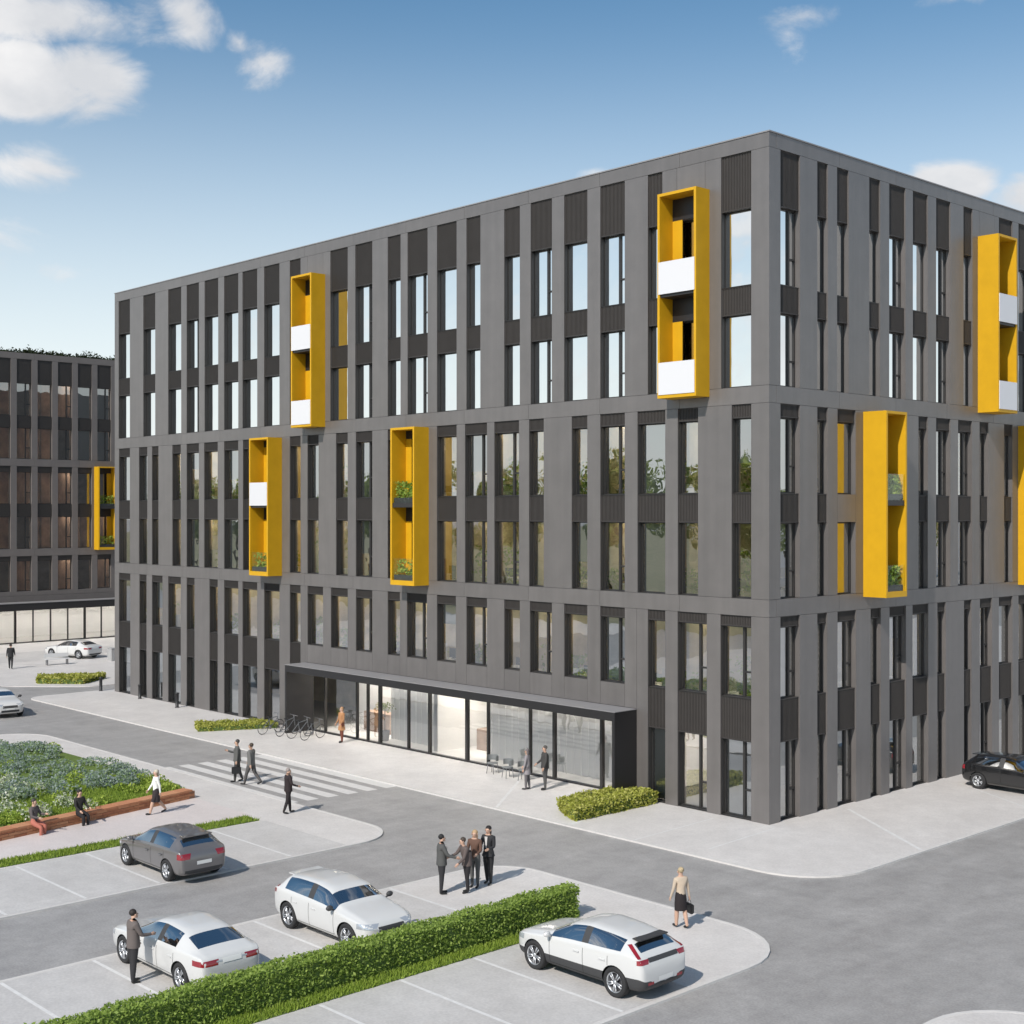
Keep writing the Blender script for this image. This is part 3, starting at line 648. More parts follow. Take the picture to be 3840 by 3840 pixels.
# ---------------------------------------------------------------- hedges, grass, planting
def hedge(name, pts, z1, m, size, dens_, label, cat='hedge', zb=ZP, core=HCORE):
    """pts: convex polygon of the footprint, anticlockwise"""
    n = len(pts); cx = sum(p[0] for p in pts) / n; cy = sum(p[1] for p in pts) / n; q = MB()
    ins = [(p[0] + (cx - p[0]) * .0, p[1]) for p in pts]
    i = len(q.v); q.v += [(cx + (x - cx) * (1 - .06 / max(.3, abs(x - cx))), cy + (y - cy) * (1 - .06 / max(.3, abs(y - cy))), zb) for x, y in ins]
    q.v += [(a, b, z1 - .07) for a, b, _ in q.v[i:i + n]]
    for k in range(n): q.f.append([i + k, i + (k + 1) % n, i + n + (k + 1) % n, i + n + k]); q.m.append(1); q.sm.append(False)
    q.f.append([i + n + k for k in range(n)]); q.m.append(1); q.sm.append(False)
    P_ = []
    for k in range(n):
        a = Vector(pts[k]); b = Vector(pts[(k + 1) % n]); l_ = (b - a).length; nr = (b - a).normalized(); nr = Vector((nr.y, -nr.x))
        for _ in range(int(l_ * (z1 - zb) * dens_)):
            t = rnd.random(); p = a.lerp(b, t); z = zb + rnd.random() * (z1 - zb); o = rnd.gauss(-.01, .028) + .03 * math.sin(p.x * 5 + p.y * 4.3 + z * 6)
            P_.append((p.x + nr.x * o, p.y + nr.y * o, z))
    # top
    xs = [p[0] for p in pts]; ys_ = [p[1] for p in pts]; A = (max(xs) - min(xs)) * (max(ys_) - min(ys_))
    for _ in range(int(A * dens_)):
        x, y = rnd.uniform(min(xs), max(xs)), rnd.uniform(min(ys_), max(ys_))
        if all((pts[(k + 1) % n][0] - pts[k][0]) * (y - pts[k][1]) - (pts[(k + 1) % n][1] - pts[k][1]) * (x - pts[k][0]) >= 0 for k in range(n)):
            P_.append((x, y, z1 + rnd.gauss(-.01, .03) + .035 * math.sin(x * 4 + y * 3.1)))
    leaves(q, P_, size, 0, 1.0)
    return q.build(name, [m, core], label=label, cat=cat)
hedge('clipped_hedge', [(2.50, -30), (3.06, -30), (3.06, -13.3), (2.50, -13.3)], .91, HEDGE, .044, 820, 'long clipped dark green hedge between the two rows of parked cars')
hedge('low_hedge', [(-7.1, -3.9), (-5.25, -4.85), (-5.25, -.2), (-7.1, -.2)], .55, HGOLD, .06, 420, 'low golden green hedge at the right end of the entrance portal')
hedge('low_hedge', [(-34.9, -3.6), (-33.2, -4.4), (-31.4, -.6), (-33.2, -.5)], .33, HGOLD, .06, 320, 'low golden green hedge at the left end of the entrance portal')
hedge('low_hedge', [(-60.4, -1.0), (-58.3, -2.0), (-56.0, .2), (-58.0, 2.8)], .42, HGOLD, .10, 150, 'low golden hedge far off beside the street left of the building')
def blades(name, x0, y0, x1, y1, n, h, m, zb=ZP, **k):
    q = MB(); q.poly([(x0, y0, zb + .012), (x1, y0, zb + .012), (x1, y1, zb + .012), (x0, y1, zb + .012)], 1)
    for _ in range(n):
        x, y = rnd.uniform(x0, x1), rnd.uniform(y0, y1); t = rnd.uniform(0, 6.28); a, b = math.cos(t) * .02, math.sin(t) * .02
        hh = h * rnd.uniform(.5, 1.3); lx, ly = rnd.gauss(0, .4) * hh, rnd.gauss(0, .4) * hh
        q.poly([(x - a, y - b, zb), (x + a, y + b, zb), (x + lx, y + ly, zb + hh)], 0)
    return q.build(name, [m, GBASE], kind='stuff', **k)
blades('grass_strip', 3.07, -30, 3.62, -13.6, 9000, .10, GRASS, label='strip of short grass along the foot of the clipped hedge', cat='grass')
blades('grass_strip', -14.42, -34, -13.5, -13.3, 9000, .11, GRASS, label='strip of short grass between the walkway and the parking bays', cat='grass')
# raised planter with brick wall
A0 = Vector((-16.05, -26.5)); A1 = Vector((-18.75, -12.95))
wall = empty('brick_wall', (A0.x, A0.y, 0), math.atan2(A1.y - A0.y, A1.x - A0.x), label='low orange brick wall with coping round the planted bed', cat='wall')
LW = (A1 - A0).length; WT = .5; WH = .40
MB().box((.02, .02, ZP), (LW - .02, WT - .02, WH - .065)).build('mortar_core', MORT, wall)
bl, bh = .50, .105; bms = [MB().box((0, 0, 0), (bl - .012, .03, bh - .012)).mesh('brick', m) for m in BRICK]
for r in range(3):
    x = -(.25 if r % 2 else 0)
    while x < LW - .1:
        xx = max(x, 0)
        if x + bl <= LW + .05 and x >= -.001: link('brick', bms[rnd.randrange(4)], wall, loc=(xx, -.012 + rnd.uniform(0, .006), ZP + r * bh + .006)) 
        x += bl
cop = [MB().box((0, -.03, 0), (.62 - .012, WT + .03, .07)).mesh('coping_stone', m) for m in (BRICK[1], BRICK[3])]
x = 0
while x < LW - .3: link('coping_stone', cop[rnd.randrange(2)], wall, loc=(x, 0, WH - .06)); x += .62
bed = [(-19.2, -13.4), (-20.4, -12.7), (-33.6, -12.9), (-35.6, -14.6), (-35.6, -30), (-16.2, -30), (-16.5, -26.5)]
slab('planting_bed', bed, -.1, .30, GBASE, kind=S)
slab('bed_edge', rounded([(-18.95, -13.05, .3), (-20.3, -12.5, .4), (-33.8, -12.7, 1.0), (-35.9, -14.5, .8), (-35.9, -31, 0), (-16.0, -31, 0)]), -.1, .22, KERB, kind=S)
def inbed(x, y): return x < -18.9 + (y + 13) * -.2 - .5 * 0 and x < A0.x + (A1.x - A0.x) * ((y - A0.y) / (A1.y - A0.y)) - .62 and x > -35.3 and y < -13.0 and y > -29.5
def clumps(name, cnt, region, rad, hgt, m, size, per, label, up=0.):
    q = MB(); k = 0
    while k < cnt:
        x, y = rnd.uniform(-35, -17), rnd.uniform(-29, -13)
        if not inbed(x, y) or not region(x, y): continue
        k += 1; rr = rad * rnd.uniform(.7, 1.3); hh = hgt * rnd.uniform(.75, 1.2); P_ = []
        for _ in range(per):
            t = rnd.uniform(0, 6.28); r_ = rr * rnd.random() ** .5; P_.append((x + math.cos(t) * r_, y + math.sin(t) * r_, .3 + hh * rnd.random() ** .6 * (1 - .5 * (r_ / rr) ** 2)))
        leaves(q, P_, size, 0, up)
    return q.build(name, m, kind='stuff', label=label, cat='plants')
back = lambda x, y: y > -18.5 and x < -20.8
clumps('grey_blue_shrubs', 190, lambda x, y: x < -21.5 - .12 * (y + 13) and x < -21.2, .5, .45, LAV, .06, 230, 'mass of grey blue shrubs at the back of the planted bed')
clumps('white_flowers', 130, lambda x, y: y < -17.6 and -27 < x < -18.3, .4, .55, WHF, .055, 140, 'pale flowering perennials in the middle of the planted bed')
clumps('green_perennials', 110, lambda x, y: (y < -19.2 and x > -19.6) or (y > -15.2 and x > -21.5) or (x + y * 1.7) % 3 < .5, .38, .4, GRF, .06, 120, 'bright green low perennials beside the brick wall')
q = MB()
for _ in range(16000):
    x, y = rnd.uniform(-23, -17), rnd.uniform(-20, -13)
    if inbed(x, y):
        t = rnd.uniform(0, 6.28); a, b = math.cos(t) * .02, math.sin(t) * .02; hh = .1 * rnd.uniform(.5, 1.3)
        q.poly([(x - a, y - b, .3), (x + a, y + b, .3), (x + rnd.gauss(0, .03), y + rnd.gauss(0, .03), .3 + hh)])
q.build('lawn', GRASS, kind='stuff', label='small lawn inside the planted bed', cat='grass')

# trees that stand across the car park and show in the window glass
q = MB()
def treeblob(x, y, h, r, n):
    q.tube((x, y, 0), (x, y, h * .6), .28, .12, 7, 1)
    for _ in range(5):
        t = rnd.uniform(0, 6.28); q.tube((x, y, h * rnd.uniform(.3, .5)), (x + math.cos(t) * r * .6, y + math.sin(t) * r * .6, h * rnd.uniform(.6, .85)), .1, .04, 5, 1)
    cs = [(x + rnd.gauss(0, .45) * r, y + rnd.gauss(0, .45) * r, h * rnd.uniform(.42, .92), r * rnd.uniform(.28, .5)) for _ in range(16)]
    P_ = []
    for _ in range(n):
        c = cs[rnd.randrange(len(cs))]; d = Vector((rnd.gauss(0, 1), rnd.gauss(0, 1), rnd.gauss(0, .8))).normalized() * c[3] * rnd.uniform(.6, 1.05); P_.append((c[0] + d.x, c[1] + d.y, c[2] + d.z))
    leaves(q, P_, .36, 0, .5)
for k in range(22): treeblob(-225 + 9.5 * k + rnd.uniform(-3, 3), -98 + rnd.uniform(-8, 8), rnd.uniform(15, 20.5), rnd.uniform(4.5, 6.5), 3300)
for k in range(10): treeblob(95 + rnd.uniform(-6, 6), 40 + 16 * k + rnd.uniform(-4, 4), rnd.uniform(12, 18), rnd.uniform(4.5, 6.5), 2400)
q.build('woodland', [TREE, BARK], kind='stuff', label='belt of trees beyond the car park mirrored in the windows', cat='trees')

# ---------------------------------------------------------------- bollards and small street furniture
mbm = MB().lathe([(0, 0), (.13, 0), (.13, .02), (.10, .03), (.10, .80), (.125, .81), (.125, .88), (0, .90)], 14).mesh('bollard', BOLL)
for (x, y), lb in zip(((-52.0, -.55), (-46.9, -.5), (-41.9, -.75)), ('black bollard standing off the far left corner of the building', 'black bollard against the narrow ground floor windows by the left end of the building', 'black bollard on the pale paving halfway to the left hedge')):
    link('bollard', mbm, loc=(x, y, ZP), label=lb, cat='bollard', group='bollards along the foot of the building')
mb = MB(); mb.box((-.35, -.2, 0), (.35, .2, .95)); mb.box((-.38, -.23, .95), (.38, .23, 1.0)); mb.build('street_cabinet', mat('grey_cabinet', (.36, .36, .36), .6), loc=(-68.0, 8.3, ZP), label='small grey service cabinet beside the corner of the building', cat='cabinet')

def bench(loc, rz, label):
    e = empty('bench', loc, rz, label=label, cat='bench')
    MB().box((-.9, -.22, .42), (.9, .22, .48)).build('seat', mat('pale_bench', (.6, .6, .6), .6), e)
    MB().box((-.9, .2, .55), (.9, .24, .85)).build('backrest', MATS['pale_bench'], e)
    for s_ in (-.75, .75): MB().box((s_ - .04, -.2, 0), (s_ + .04, .24, .42)).build('leg', STEEL, e)
bench((-68.3, 4.0, ZP), R(80), 'pale bench in front of the small white car on the far square')

def chair(loc, rz, label):
    e = empty('cafe_chair', loc, rz, label=label, cat='chair', group='grey chairs in front of the entrance glass')
    g = mat('chair_grey', (.20, .21, .21), .5)
    MB().lathe([(0, .44), (.23, .44), (.25, .46), (.23, .48), (0, .48)], 16).build('seat', g, e)
    q_ = MB(); n = 12
    for k in range(n):
        t0, t1 = R(-20 + 220 * k / n), R(-20 + 220 * (k + 1) / n)
        a = (math.cos(t0) * .27, math.sin(t0) * .25); b = (math.cos(t1) * .27, math.sin(t1) * .25)
        for s_ in (1, .93): q_.poly([(a[0] * s_, a[1] * s_, .56), (b[0] * s_, b[1] * s_, .56), (b[0] * s_, b[1] * s_, .80), (a[0] * s_, a[1] * s_, .80)])
        q_.poly([(a[0], a[1], .80), (b[0], b[1], .80), (b[0] * .93, b[1] * .93, .80), (a[0] * .93, a[1] * .93, .80)])
    q_.build('backrest', g, e)
    for a in (45, 135, 225, 315):
        MB().tube((math.cos(R(a)) * .2, math.sin(R(a)) * .2, .45), (math.cos(R(a)) * .27, math.sin(R(a)) * .27, 0), .016).build('leg', STEEL, e)
chair((-14.3, -.75, ZP), R(10), 'leftmost grey cafe chair by the entrance glass')
chair((-13.1, -.95, ZP), R(-15), 'middle grey cafe chair by the entrance glass')
chair((-12.2, -.85, ZP), R(25), 'grey cafe chair nearest the two standing men')

def bicycle(loc, rz, lean, label):
    e = empty('bicycle', loc, rz, label=label, cat='bicycle', group='bicycles parked at the left end of the entrance')
    e.rotation_euler = (R(lean), 0, rz)
    m = mat('bicycle_paint', (.16, .17, .18), .4)
    for x in (-.52, .52):
        q_ = MB(); q_.lathe([(.335, -.018), (.35, 0), (.335, .018), (.315, .0)], 22, axis='y', closed=True, c=(x, 0, .35))
        for k in range(9): t = math.pi * k / 9; q_.tube((x - math.cos(t) * .32, 0, .35 - math.sin(t) * .32), (x + math.cos(t) * .32, 0, .35 + math.sin(t) * .32), .003, n=3)
        q_.build('wheel', TYRE, e)
    q_ = MB()
    for a, b in (((-.52, .35), (-.05, .33)), ((-.05, .33), (-.18, .85)), ((-.52, .35), (-.15, .75)), ((-.05, .33), (.38, .78)), ((-.15, .78), (.36, .88)), ((.36, .98), (.52, .35))):
        q_.tube((a[0], 0, a[1]), (b[0], 0, b[1]), .02)
    q_.build('frame', m, e)
    MB().tube((.36, -.28, 1.02), (.36, .28, 1.02), .014).tube((.36, 0, .95), (.36, 0, 1.02), .016).build('handlebar', STEEL, e)
    MB().ball((-.2, 0, .9), (.14, .07, .035)).build('saddle', TYRE, e)
    MB().lathe([(0, -.02), (.09, -.02), (.09, .02), (0, .02)], 12, axis='y', c=(-.05, 0, .33)).build('chainring', STEEL, e)
for i, (x, y, r_) in enumerate(((-30.2, -1.9, 95), (-29.1, -1.6, 100), (-28.1, -1.5, 92), (-27.2, -1.35, 97))):
    bicycle((x, y, ZP), R(r_), 6, ('bicycle nearest the low hedge in front of the black portal wall', 'second bicycle from the low hedge in front of the black wall', 'third bicycle from the low hedge, before the first glass pane', 'bicycle nearest the woman in orange')[i])
# potted plant near the entrance door
for k in range(12): MB().box((-28.6 + 1.85 * k, .9, 3.40), (-27.6 + 1.85 * k, 3.4, 3.44)).build('ceiling_light', LM_, B1)
for x0, x1 in ((-24.4, -19.9), (-17.0, -8.2)):
    mb = MB(); n_ = int((x1 - x0) / .22)
    for k in range(n_): mb.box((x0 + .22 * k, 1.5 + (.04 if k % 2 else 0), .1), (x0 + .22 * k + .22, 1.54 + (.04 if k % 2 else 0), 3.3))
    mb.build('curtain', BLIND, B1)
e = empty('potted_plant', (-24.2, .95, .09), label='slim potted tree with dark green crown by the entrance door', cat='plant')
MB().lathe([(0, 0), (.2, 0), (.26, .5), (.22, .5), (.2, .45), (0, .45)], 14).build('pot', PLASTIC, e)
MB().tube((0, 0, .45), (0, 0, 1.7), .03, .02).build('trunk', BARK, e)
q = MB(); leaves(q, [(rnd.gauss(0, .2), rnd.gauss(0, .2), 1.7 + rnd.gauss(0, .13)) for _ in range(160)], .06); q.build('crown', TREE, e)

# ---------------------------------------------------------------- cars
def ev_mesh(ob):
    dg = bpy.context.evaluated_depsgraph_get(); dg.update()
    return bpy.data.meshes.new_from_object(ob.evaluated_get(dg))
CARS = {
 # stations: x, bottom, shoulder, top, half width, half roof width ; g: which intervals carry side glass / windscreen / rear glass
 'hatch': dict(ax=(1.33, -1.33), r=.335, st=[(2.12, .40, .56, .60, .50, .40), (2.06, .24, .66, .70, .72, .58), (1.85, .20, .75, .83, .83, .68), (1.35, .19, .83, .93, .88, .70), (.98, .19, .89, 1.0, .89, .70),
        (.84, .19, .90, 1.03, .89, .70), (.28, .19, .92, 1.36, .89, .60), (.16, .19, .925, 1.40, .89, .59), (-.28, .19, .94, 1.455, .89, .585), (-.33, .19, .94, 1.46, .89, .58), (-1.02, .19, .96, 1.44, .89, .57),
        (-1.12, .19, .965, 1.435, .89, .565), (-1.50, .19, .98, 1.385, .885, .55), (-1.60, .19, .985, 1.36, .88, .55), (-1.92, .21, .99, 1.10, .85, .60), (-2.02, .24, .97, 1.02, .82, .62), (-2.12, .30, .80, .83, .76, .60), (-2.14, .38, .58, .62, .6, .5)],
        side=(5, 6, 7, 9, 10, 11), ws=(5,), rw=(13,)),
 'sedan': dict(ax=(1.42, -1.42), r=.345, st=[(2.38, .40, .55, .60, .50, .40), (2.30, .24, .66, .71, .74, .58), (2.05, .19, .75, .84, .86, .70), (1.42, .18, .82, .93, .91, .72), (1.02, .18, .87, .99, .92, .72),
        (.90, .18, .88, 1.02, .92, .72), (.18, .18, .90, 1.36, .92, .61), (.06, .18, .905, 1.39, .92, .60), (-.36, .18, .915, 1.43, .92, .595), (-.41, .18, .92, 1.432, .92, .59), (-.98, .18, .935, 1.39, .92, .58),
        (-1.06, .18, .94, 1.38, .92, .58), (-1.20, .18, .945, 1.35, .918, .58), (-1.28, .18, .95, 1.33, .915, .59), (-1.98, .19, .97, 1.06, .88, .66), (-2.14, .22, .965, 1.02, .86, .66), (-2.34, .30, .90, .95, .80, .62), (-2.38, .40, .62, .66, .66, .52)],
        side=(5, 6, 7, 9, 10, 11), ws=(5,), rw=(13,)),
 'suv': dict(ax=(1.36, -1.36), r=.365, st=[(2.18, 0.42, 0.66, 0.63, 0.52, 0.42), (2.11, 0.26, 0.71, 0.76, 0.74, 0.6), (1.88, 0.21, 0.81, 0.9, 0.86, 0.7), (1.4, 0.2, 0.88, 0.99, 0.91, 0.72), (1.02, 0.2, 0.92, 1.05, 0.92, 0.72),
        (0.9, 0.2, 0.93, 1.08, 0.92, 0.72), (0.36, 0.2, 0.95, 1.37, 0.92, 0.64), (0.24, 0.2, 0.95, 1.42, 0.92, 0.63), (-0.26, 0.2, 0.97, 1.48, 0.92, 0.63), (-0.32, 0.2, 0.97, 1.485, 0.92, 0.63), (-1, 0.2, 0.99, 1.47, 0.92, 0.62),
        (-1.12, 0.2, 0.995, 1.465, 0.92, 0.62), (-1.6, 0.2, 1.01, 1.41, 0.915, 0.6), (-1.72, 0.2, 1.02, 1.37, 0.91, 0.6), (-1.98, 0.22, 1.03, 1.09, 0.88, 0.64), (-2.08, 0.26, 1, 1.05, 0.85, 0.64), (-2.17, 0.34, 0.79, 0.83, 0.78, 0.6), (-2.19, 0.42, 0.64, 0.61, 0.62, 0.5)],
        side=(5, 6, 7, 9, 10, 11), ws=(5,), rw=(13,)),
 'cross': dict(ax=(1.37, -1.37), r=.36, st=[(2.20, .42, .62, .66, .50, .40), (2.13, .26, .72, .77, .73, .58), (1.90, .21, .81, .90, .85, .70), (1.38, .20, .88, .99, .90, .71), (.98, .20, .93, 1.06, .91, .71),
        (.86, .20, .94, 1.09, .91, .71), (.26, .20, .96, 1.40, .91, .62), (.12, .20, .965, 1.44, .91, .61), (-.32, .20, .985, 1.50, .91, .60), (-.37, .20, .99, 1.50, .91, .60), (-1.04, .20, 1.02, 1.47, .91, .585),
        (-1.14, .20, 1.03, 1.46, .91, .58), (-1.58, .20, 1.07, 1.40, .905, .56), (-1.70, .20, 1.08, 1.36, .90, .56), (-2.00, .22, 1.07, 1.12, .87, .62), (-2.09, .26, 1.03, 1.07, .84, .62), (-2.19, .34, .82, .86, .78, .60), (-2.21, .42, .60, .64, .64, .5)],
        side=(5, 6, 7, 9, 10, 11), ws=(5,), rw=(13,)),
}
def car_parts(kind, paint, lower=None):
    c = CARS[kind]; st = c['st']; mb = MB(); rows = []
    for (x, zb, zs, zt, w_, wt) in st:
        cab = zt - zs; k = min(1, max(0, (cab - .08) / .35)); wm = w_ * .955
        pr = [(0, zb), (w_ * .82, zb), (w_ * .95, zb + .12 * (zs - zb)), (w_ * .992, zb + .42 * (zs - zb)), (w_, zb + .74 * (zs - zb)), (w_ * .982, zs - .01), (wm, zs + .02 + .02 * k),
              (wm + (wt - wm) * .55, zs + .02 + (cab - .04) * (.62 if k > .3 else .45)), (wt + .03 * k, zt - .055 * k - .01), (wt * .78, zt - .012), (wt * .4, zt - .002), (0, zt)]
        rows.append(pr)
    nP = 12; ring = [(r, [(x, -y, z) for (y, z) in p] ) for r, (p, x) in enumerate(zip(rows, [s_[0] for s_ in st]))]
    full = []
    for p, s_ in zip(rows, st):
        right = [(s_[0], y, z) for y, z in p]; left = [(s_[0], -y, z) for y, z in p[1:-1]][::-1]
        full.append(right + left)
    n = len(full[0])
    for r in full: mb.v += r
    for i in range(len(full) - 1):
        for j in range(n):
            jj = (j + 1) % n; rowi = j if j < 11 else n - 1 - j   # row index 0..10 between profile points
            mi = 0
            if rowi in (6, 7) and i in c['side']: mi = 1
            if rowi in (8, 9, 10) and i in c['ws']: mi = 2
            if rowi in (8, 9, 10) and i in c['rw']: mi = 3
            if rowi in (6, 7) and i == 8: mi = 4
            if lower and rowi in (0, 1, 2): mi = 4
            mb.f.append([i * n + j, (i + 1) * n + j, (i + 1) * n + jj, i * n + jj]); mb.m.append(mi); mb.sm.append(True)
    mb.f.append([k for k in range(n)][::-1]); mb.m.append(0); mb.sm.append(True)
    mb.f.append([(len(full) - 1) * n + k for k in range(n)]); mb.m.append(0); mb.sm.append(True)
    me = mb.mesh('car_body', [paint, CARGL, CARGL, CARGL, PLASTIC, CARIN], fix=True)
    ob = bpy.data.objects.new('tmp', me); COL.objects.link(ob)
    sub = ob.modifiers.new('s', 'SUBSURF'); sub.levels = 2; sub.render_levels = 2
    cutm = MB()
    for ax in c['ax']:
        for s_ in (-1, 1): cutm.lathe([(0, -.34), (c['r'] + .055, -.34), (c['r'] + .055, .34), (0, .34)], 28, axis='y', c=(ax, s_ * .80, c['r'] - .01), sm=False)
    cm = cutm.mesh('cut', [CARIN], fix=True); cu = bpy.data.objects.new('cut', cm); COL.objects.link(cu)
    bo = ob.modifiers.new('b', 'BOOLEAN'); bo.operation = 'DIFFERENCE'; bo.object = cu; bo.solver = 'EXACT'; bo.material_mode = 'TRANSFER'
    m2 = ev_mesh(ob); bpy.data.objects.remove(ob); bpy.data.objects.remove(cu)
    # split by material
    bm = bmesh.new(); bm.from_mesh(m2); mats = [m_ for m_ in m2.materials]
    tree = BVHTree.FromBMesh(bm)
    def sub_mesh(idx, name, mt, thick=0):
        b2 = bm.copy(); bmesh.ops.delete(b2, geom=[f for f in b2.faces if f.material_index not in idx], context='FACES')
        mm = bpy.data.meshes.new(name); b2.to_mesh(mm); b2.free()
        for a in mt: mm.materials.append(a)
        return mm
    def split_side(idx):
        res = []
        b2 = bm.copy(); bmesh.ops.delete(b2, geom=[f for f in b2.faces if f.material_index not in idx], context='FACES')
        seen = set()
        for f in b2.faces:
            if f in seen: continue
            isl = [f]; seen.add(f); q_ = [f]
            while q_:
                g = q_.pop()
                for e_ in g.edges:
                    for h in e_.link_faces:
                        if h not in seen: seen.add(h); isl.append(h); q_.append(h)
            vi = {}; vv = []; ff = []
            for g in isl:
                r_ = []
                for v_ in g.verts:
                    if v_ not in vi: vi[v_] = len(vv); vv.append(tuple(v_.co))
                    r_.append(vi[v_])
                ff.append(r_)
            res.append((vv, ff))
        b2.free(); return res
    body = sub_mesh((0, 4, 5), 'body', [paint, CARGL, CARGL, CARGL, PLASTIC, CARIN])
    parts_ = [('body', body, [])]
    for idx, nm in ((1, 'side_window'), (2, 'windscreen'), (3, 'rear_window')):
        for vv, ff in split_side((idx,)):
            g = MB(); g.v = vv; g.f = ff; g.m = [0] * len(ff); g.sm = [True] * len(ff); parts_.append((nm, g.mesh(nm, CARGL), []))
    def patch(nm, o, u, v, d, m_, nu=8, nv=4, off=.006, shape=None):
        """grid from corner o spanned by u, v, projected along d on the body"""
        g = MB(); o, u, v, d = map(Vector, (o, u, v, d)); pts = []
        for b_ in range(nv + 1):
            for a_ in range(nu + 1):
                s_, t_ = a_ / nu, b_ / nv
                if shape: s_, t_ = shape(s_, t_)
                p = o + u * s_ + v * t_; h = tree.ray_cast(p - d * 1.2, d)
                pts.append(None if h[0] is None else h[0] - d.normalized() * off)
        g.v = [tuple(p) if p is not None else (0, 0, 0) for p in pts]
        for b_ in range(nv):
            for a_ in range(nu):
                k = [b_ * (nu + 1) + a_, b_ * (nu + 1) + a_ + 1, (b_ + 1) * (nu + 1) + a_ + 1, (b_ + 1) * (nu + 1) + a_]
                if all(pts[q_] is not None for q_ in k): g.f.append(k); g.m.append(0); g.sm.append(True)
        if g.f: parts_.append((nm, g.mesh(nm, m_), []))
    xf, xr = st[0][0], st[-1][0]; zs_ = st[3][2]; top = st[8][3]
    for s_ in (-1, 1):
        patch('headlight', (xf - .42, s_ * .86, zs_ - .20), (.36, -s_ * .42, -.02), (0, 0, .13), Vector((-.55, -s_ * .83, -.05)), HEADL)
        if kind == 'hatch': patch('tail_light', (xr + .22, s_ * .84, .76), (-.22, -s_ * .34, 0), (0, 0, .17), Vector((.72, -s_ * .7, 0)), REDL)
        if kind == 'sedan': patch('tail_light', (xr + .36, s_ * .90, .76), (-.36, -s_ * .50, .0), (0, 0, .13), Vector((.75, -s_ * .66, 0)), REDL)
        if kind == 'suv': patch('tail_light', (xr + .25, s_ * .88, .90), (-.25, -s_ * .22, 0), (0, 0, .2), Vector((.7, -s_ * .7, 0)), REDL)
        if kind == 'cross':
            patch('tail_light', (xr + .16, s_ * .86, .91), (-.2, -s_ * .22, 0), (0, 0, .11), Vector((.72, -s_ * .7, 0)), REDL)
            patch('tail_light', (xr + .20, s_ * .80, 1.03), (-.03, -s_ * .10, 0), (.30, -s_ * .05, .28), Vector((.8, -s_ * .5, -.3)), REDL, 4, 8)
            patch('reflector', (xr + .05, s_ * .62, .42), (-.05, -s_ * .2, 0), (0, 0, .07), Vector((1, 0, 0)), REDL, 4, 2)
        # door shut lines and handles
        for xd in (.80, -.34, -1.16): patch('door_seam', (xd, s_ * .95, .32), (.013, 0, 0), (0, 0, st[8][2] - .36), Vector((0, -s_, 0)), CARIN, 1, 14, .0025)
        patch('door_seam', (-1.16, s_ * .95, .32), (1.96, 0, 0), (0, 0, .014), Vector((0, -s_, 0)), CARIN, 24, 1, .0025)
        for xd in (-.12, -.98): parts_.append(('door_handle', MB().box((xd - .1, s_ * .895, st[8][2] - .17), (xd + .1, s_ * .935, st[8][2] - .14)).mesh('door_handle', paint), []))
        g = MB().ball((.78, s_ * 1.01, st[5][2] + .11), (.07, .11, .075)); g.tube((.78, s_ * .86, st[5][2] + .03), (.78, s_ * .98, st[5][2] + .08), .025)
        parts_.append(('wing_mirror', g.mesh('wing_mirror', paint if kind != 'suv' else PLASTIC), []))
    patch('grille', (xf, -.42, zs_ - .30), (0, .84, 0), (0, 0, .13), Vector((-1, 0, 0)), PLASTIC, 8, 3)
    patch('lower_grille', (xf, -.5, .34), (0, 1.0, 0), (0, 0, .12), Vector((-1, 0, 0)), PLASTIC, 8, 3)
    patch('number_plate', (xf, -.25, .47), (0, .5, 0), (0, 0, .10), Vector((-1, 0, 0)), PLATE, 4, 2, .012)
    zp = {'hatch': .56, 'sedan': .78, 'suv': .70, 'cross': .46}[kind]
    patch('number_plate', (xr, -.26, zp), (0, .52, 0), (0, 0, .11), Vector((1, 0, 0)), PLATE, 4, 2, .012)
    patch('rear_bumper_trim', (xr, -.66, .30), (0, 1.32, 0), (0, 0, .12), Vector((1, 0, 0)), PLASTIC, 10, 3)
    if kind == 'sedan': patch('boot_trim', (xr, -.42, .82), (0, .84, 0), (0, 0, .035), Vector((1, 0, 0)), RIM, 8, 1)
    if kind == 'cross': patch('tailgate_panel', (xr, -.52, .93), (0, 1.04, 0), (0, 0, .10), Vector((1, 0, 0)), PLASTIC, 10, 3)
    if kind in ('hatch', 'suv', 'cross'):
        xs = st[13][0]; g = MB().box((xs - .16, -.50, st[13][3] - .005), (xs + .10, .50, st[13][3] + .022)); parts_.append(('roof_spoiler', g.mesh('roof_spoiler', paint if kind != 'cross' else PLASTIC), []))
    if kind == 'suv_rails':
        for s_ in (-1, 1):
            g = MB().tube((.2, s_ * .60, top - .0), (-1.35, s_ * .58, top - .03), .018); parts_.append(('roof_rail', g.mesh('roof_rail', RIM), []))
    zb_, zs0 = st[8][1], st[8][2]
    for sx in (.15, -.75):
        for sy in (-.36, .36):
            g = MB().box((sx - .25, sy - .22, zb_ + .12), (sx + .22, sy + .22, zb_ + .34)).box((sx - .34, sy - .21, zb_ + .3), (sx - .22, sy + .21, zs0 + .1)).box((sx - .33, sy - .11, zs0 + .13), (sx - .25, sy + .11, zs0 + .3)); parts_.append(('seat', g.mesh('seat', PLASTIC), []))
    g = MB().box((.75, -.68, zb_ + .4), (.95, .68, zs0 - .03)); parts_.append(('dashboard', g.mesh('dashboard', PLASTIC), []))
    r = c['r']
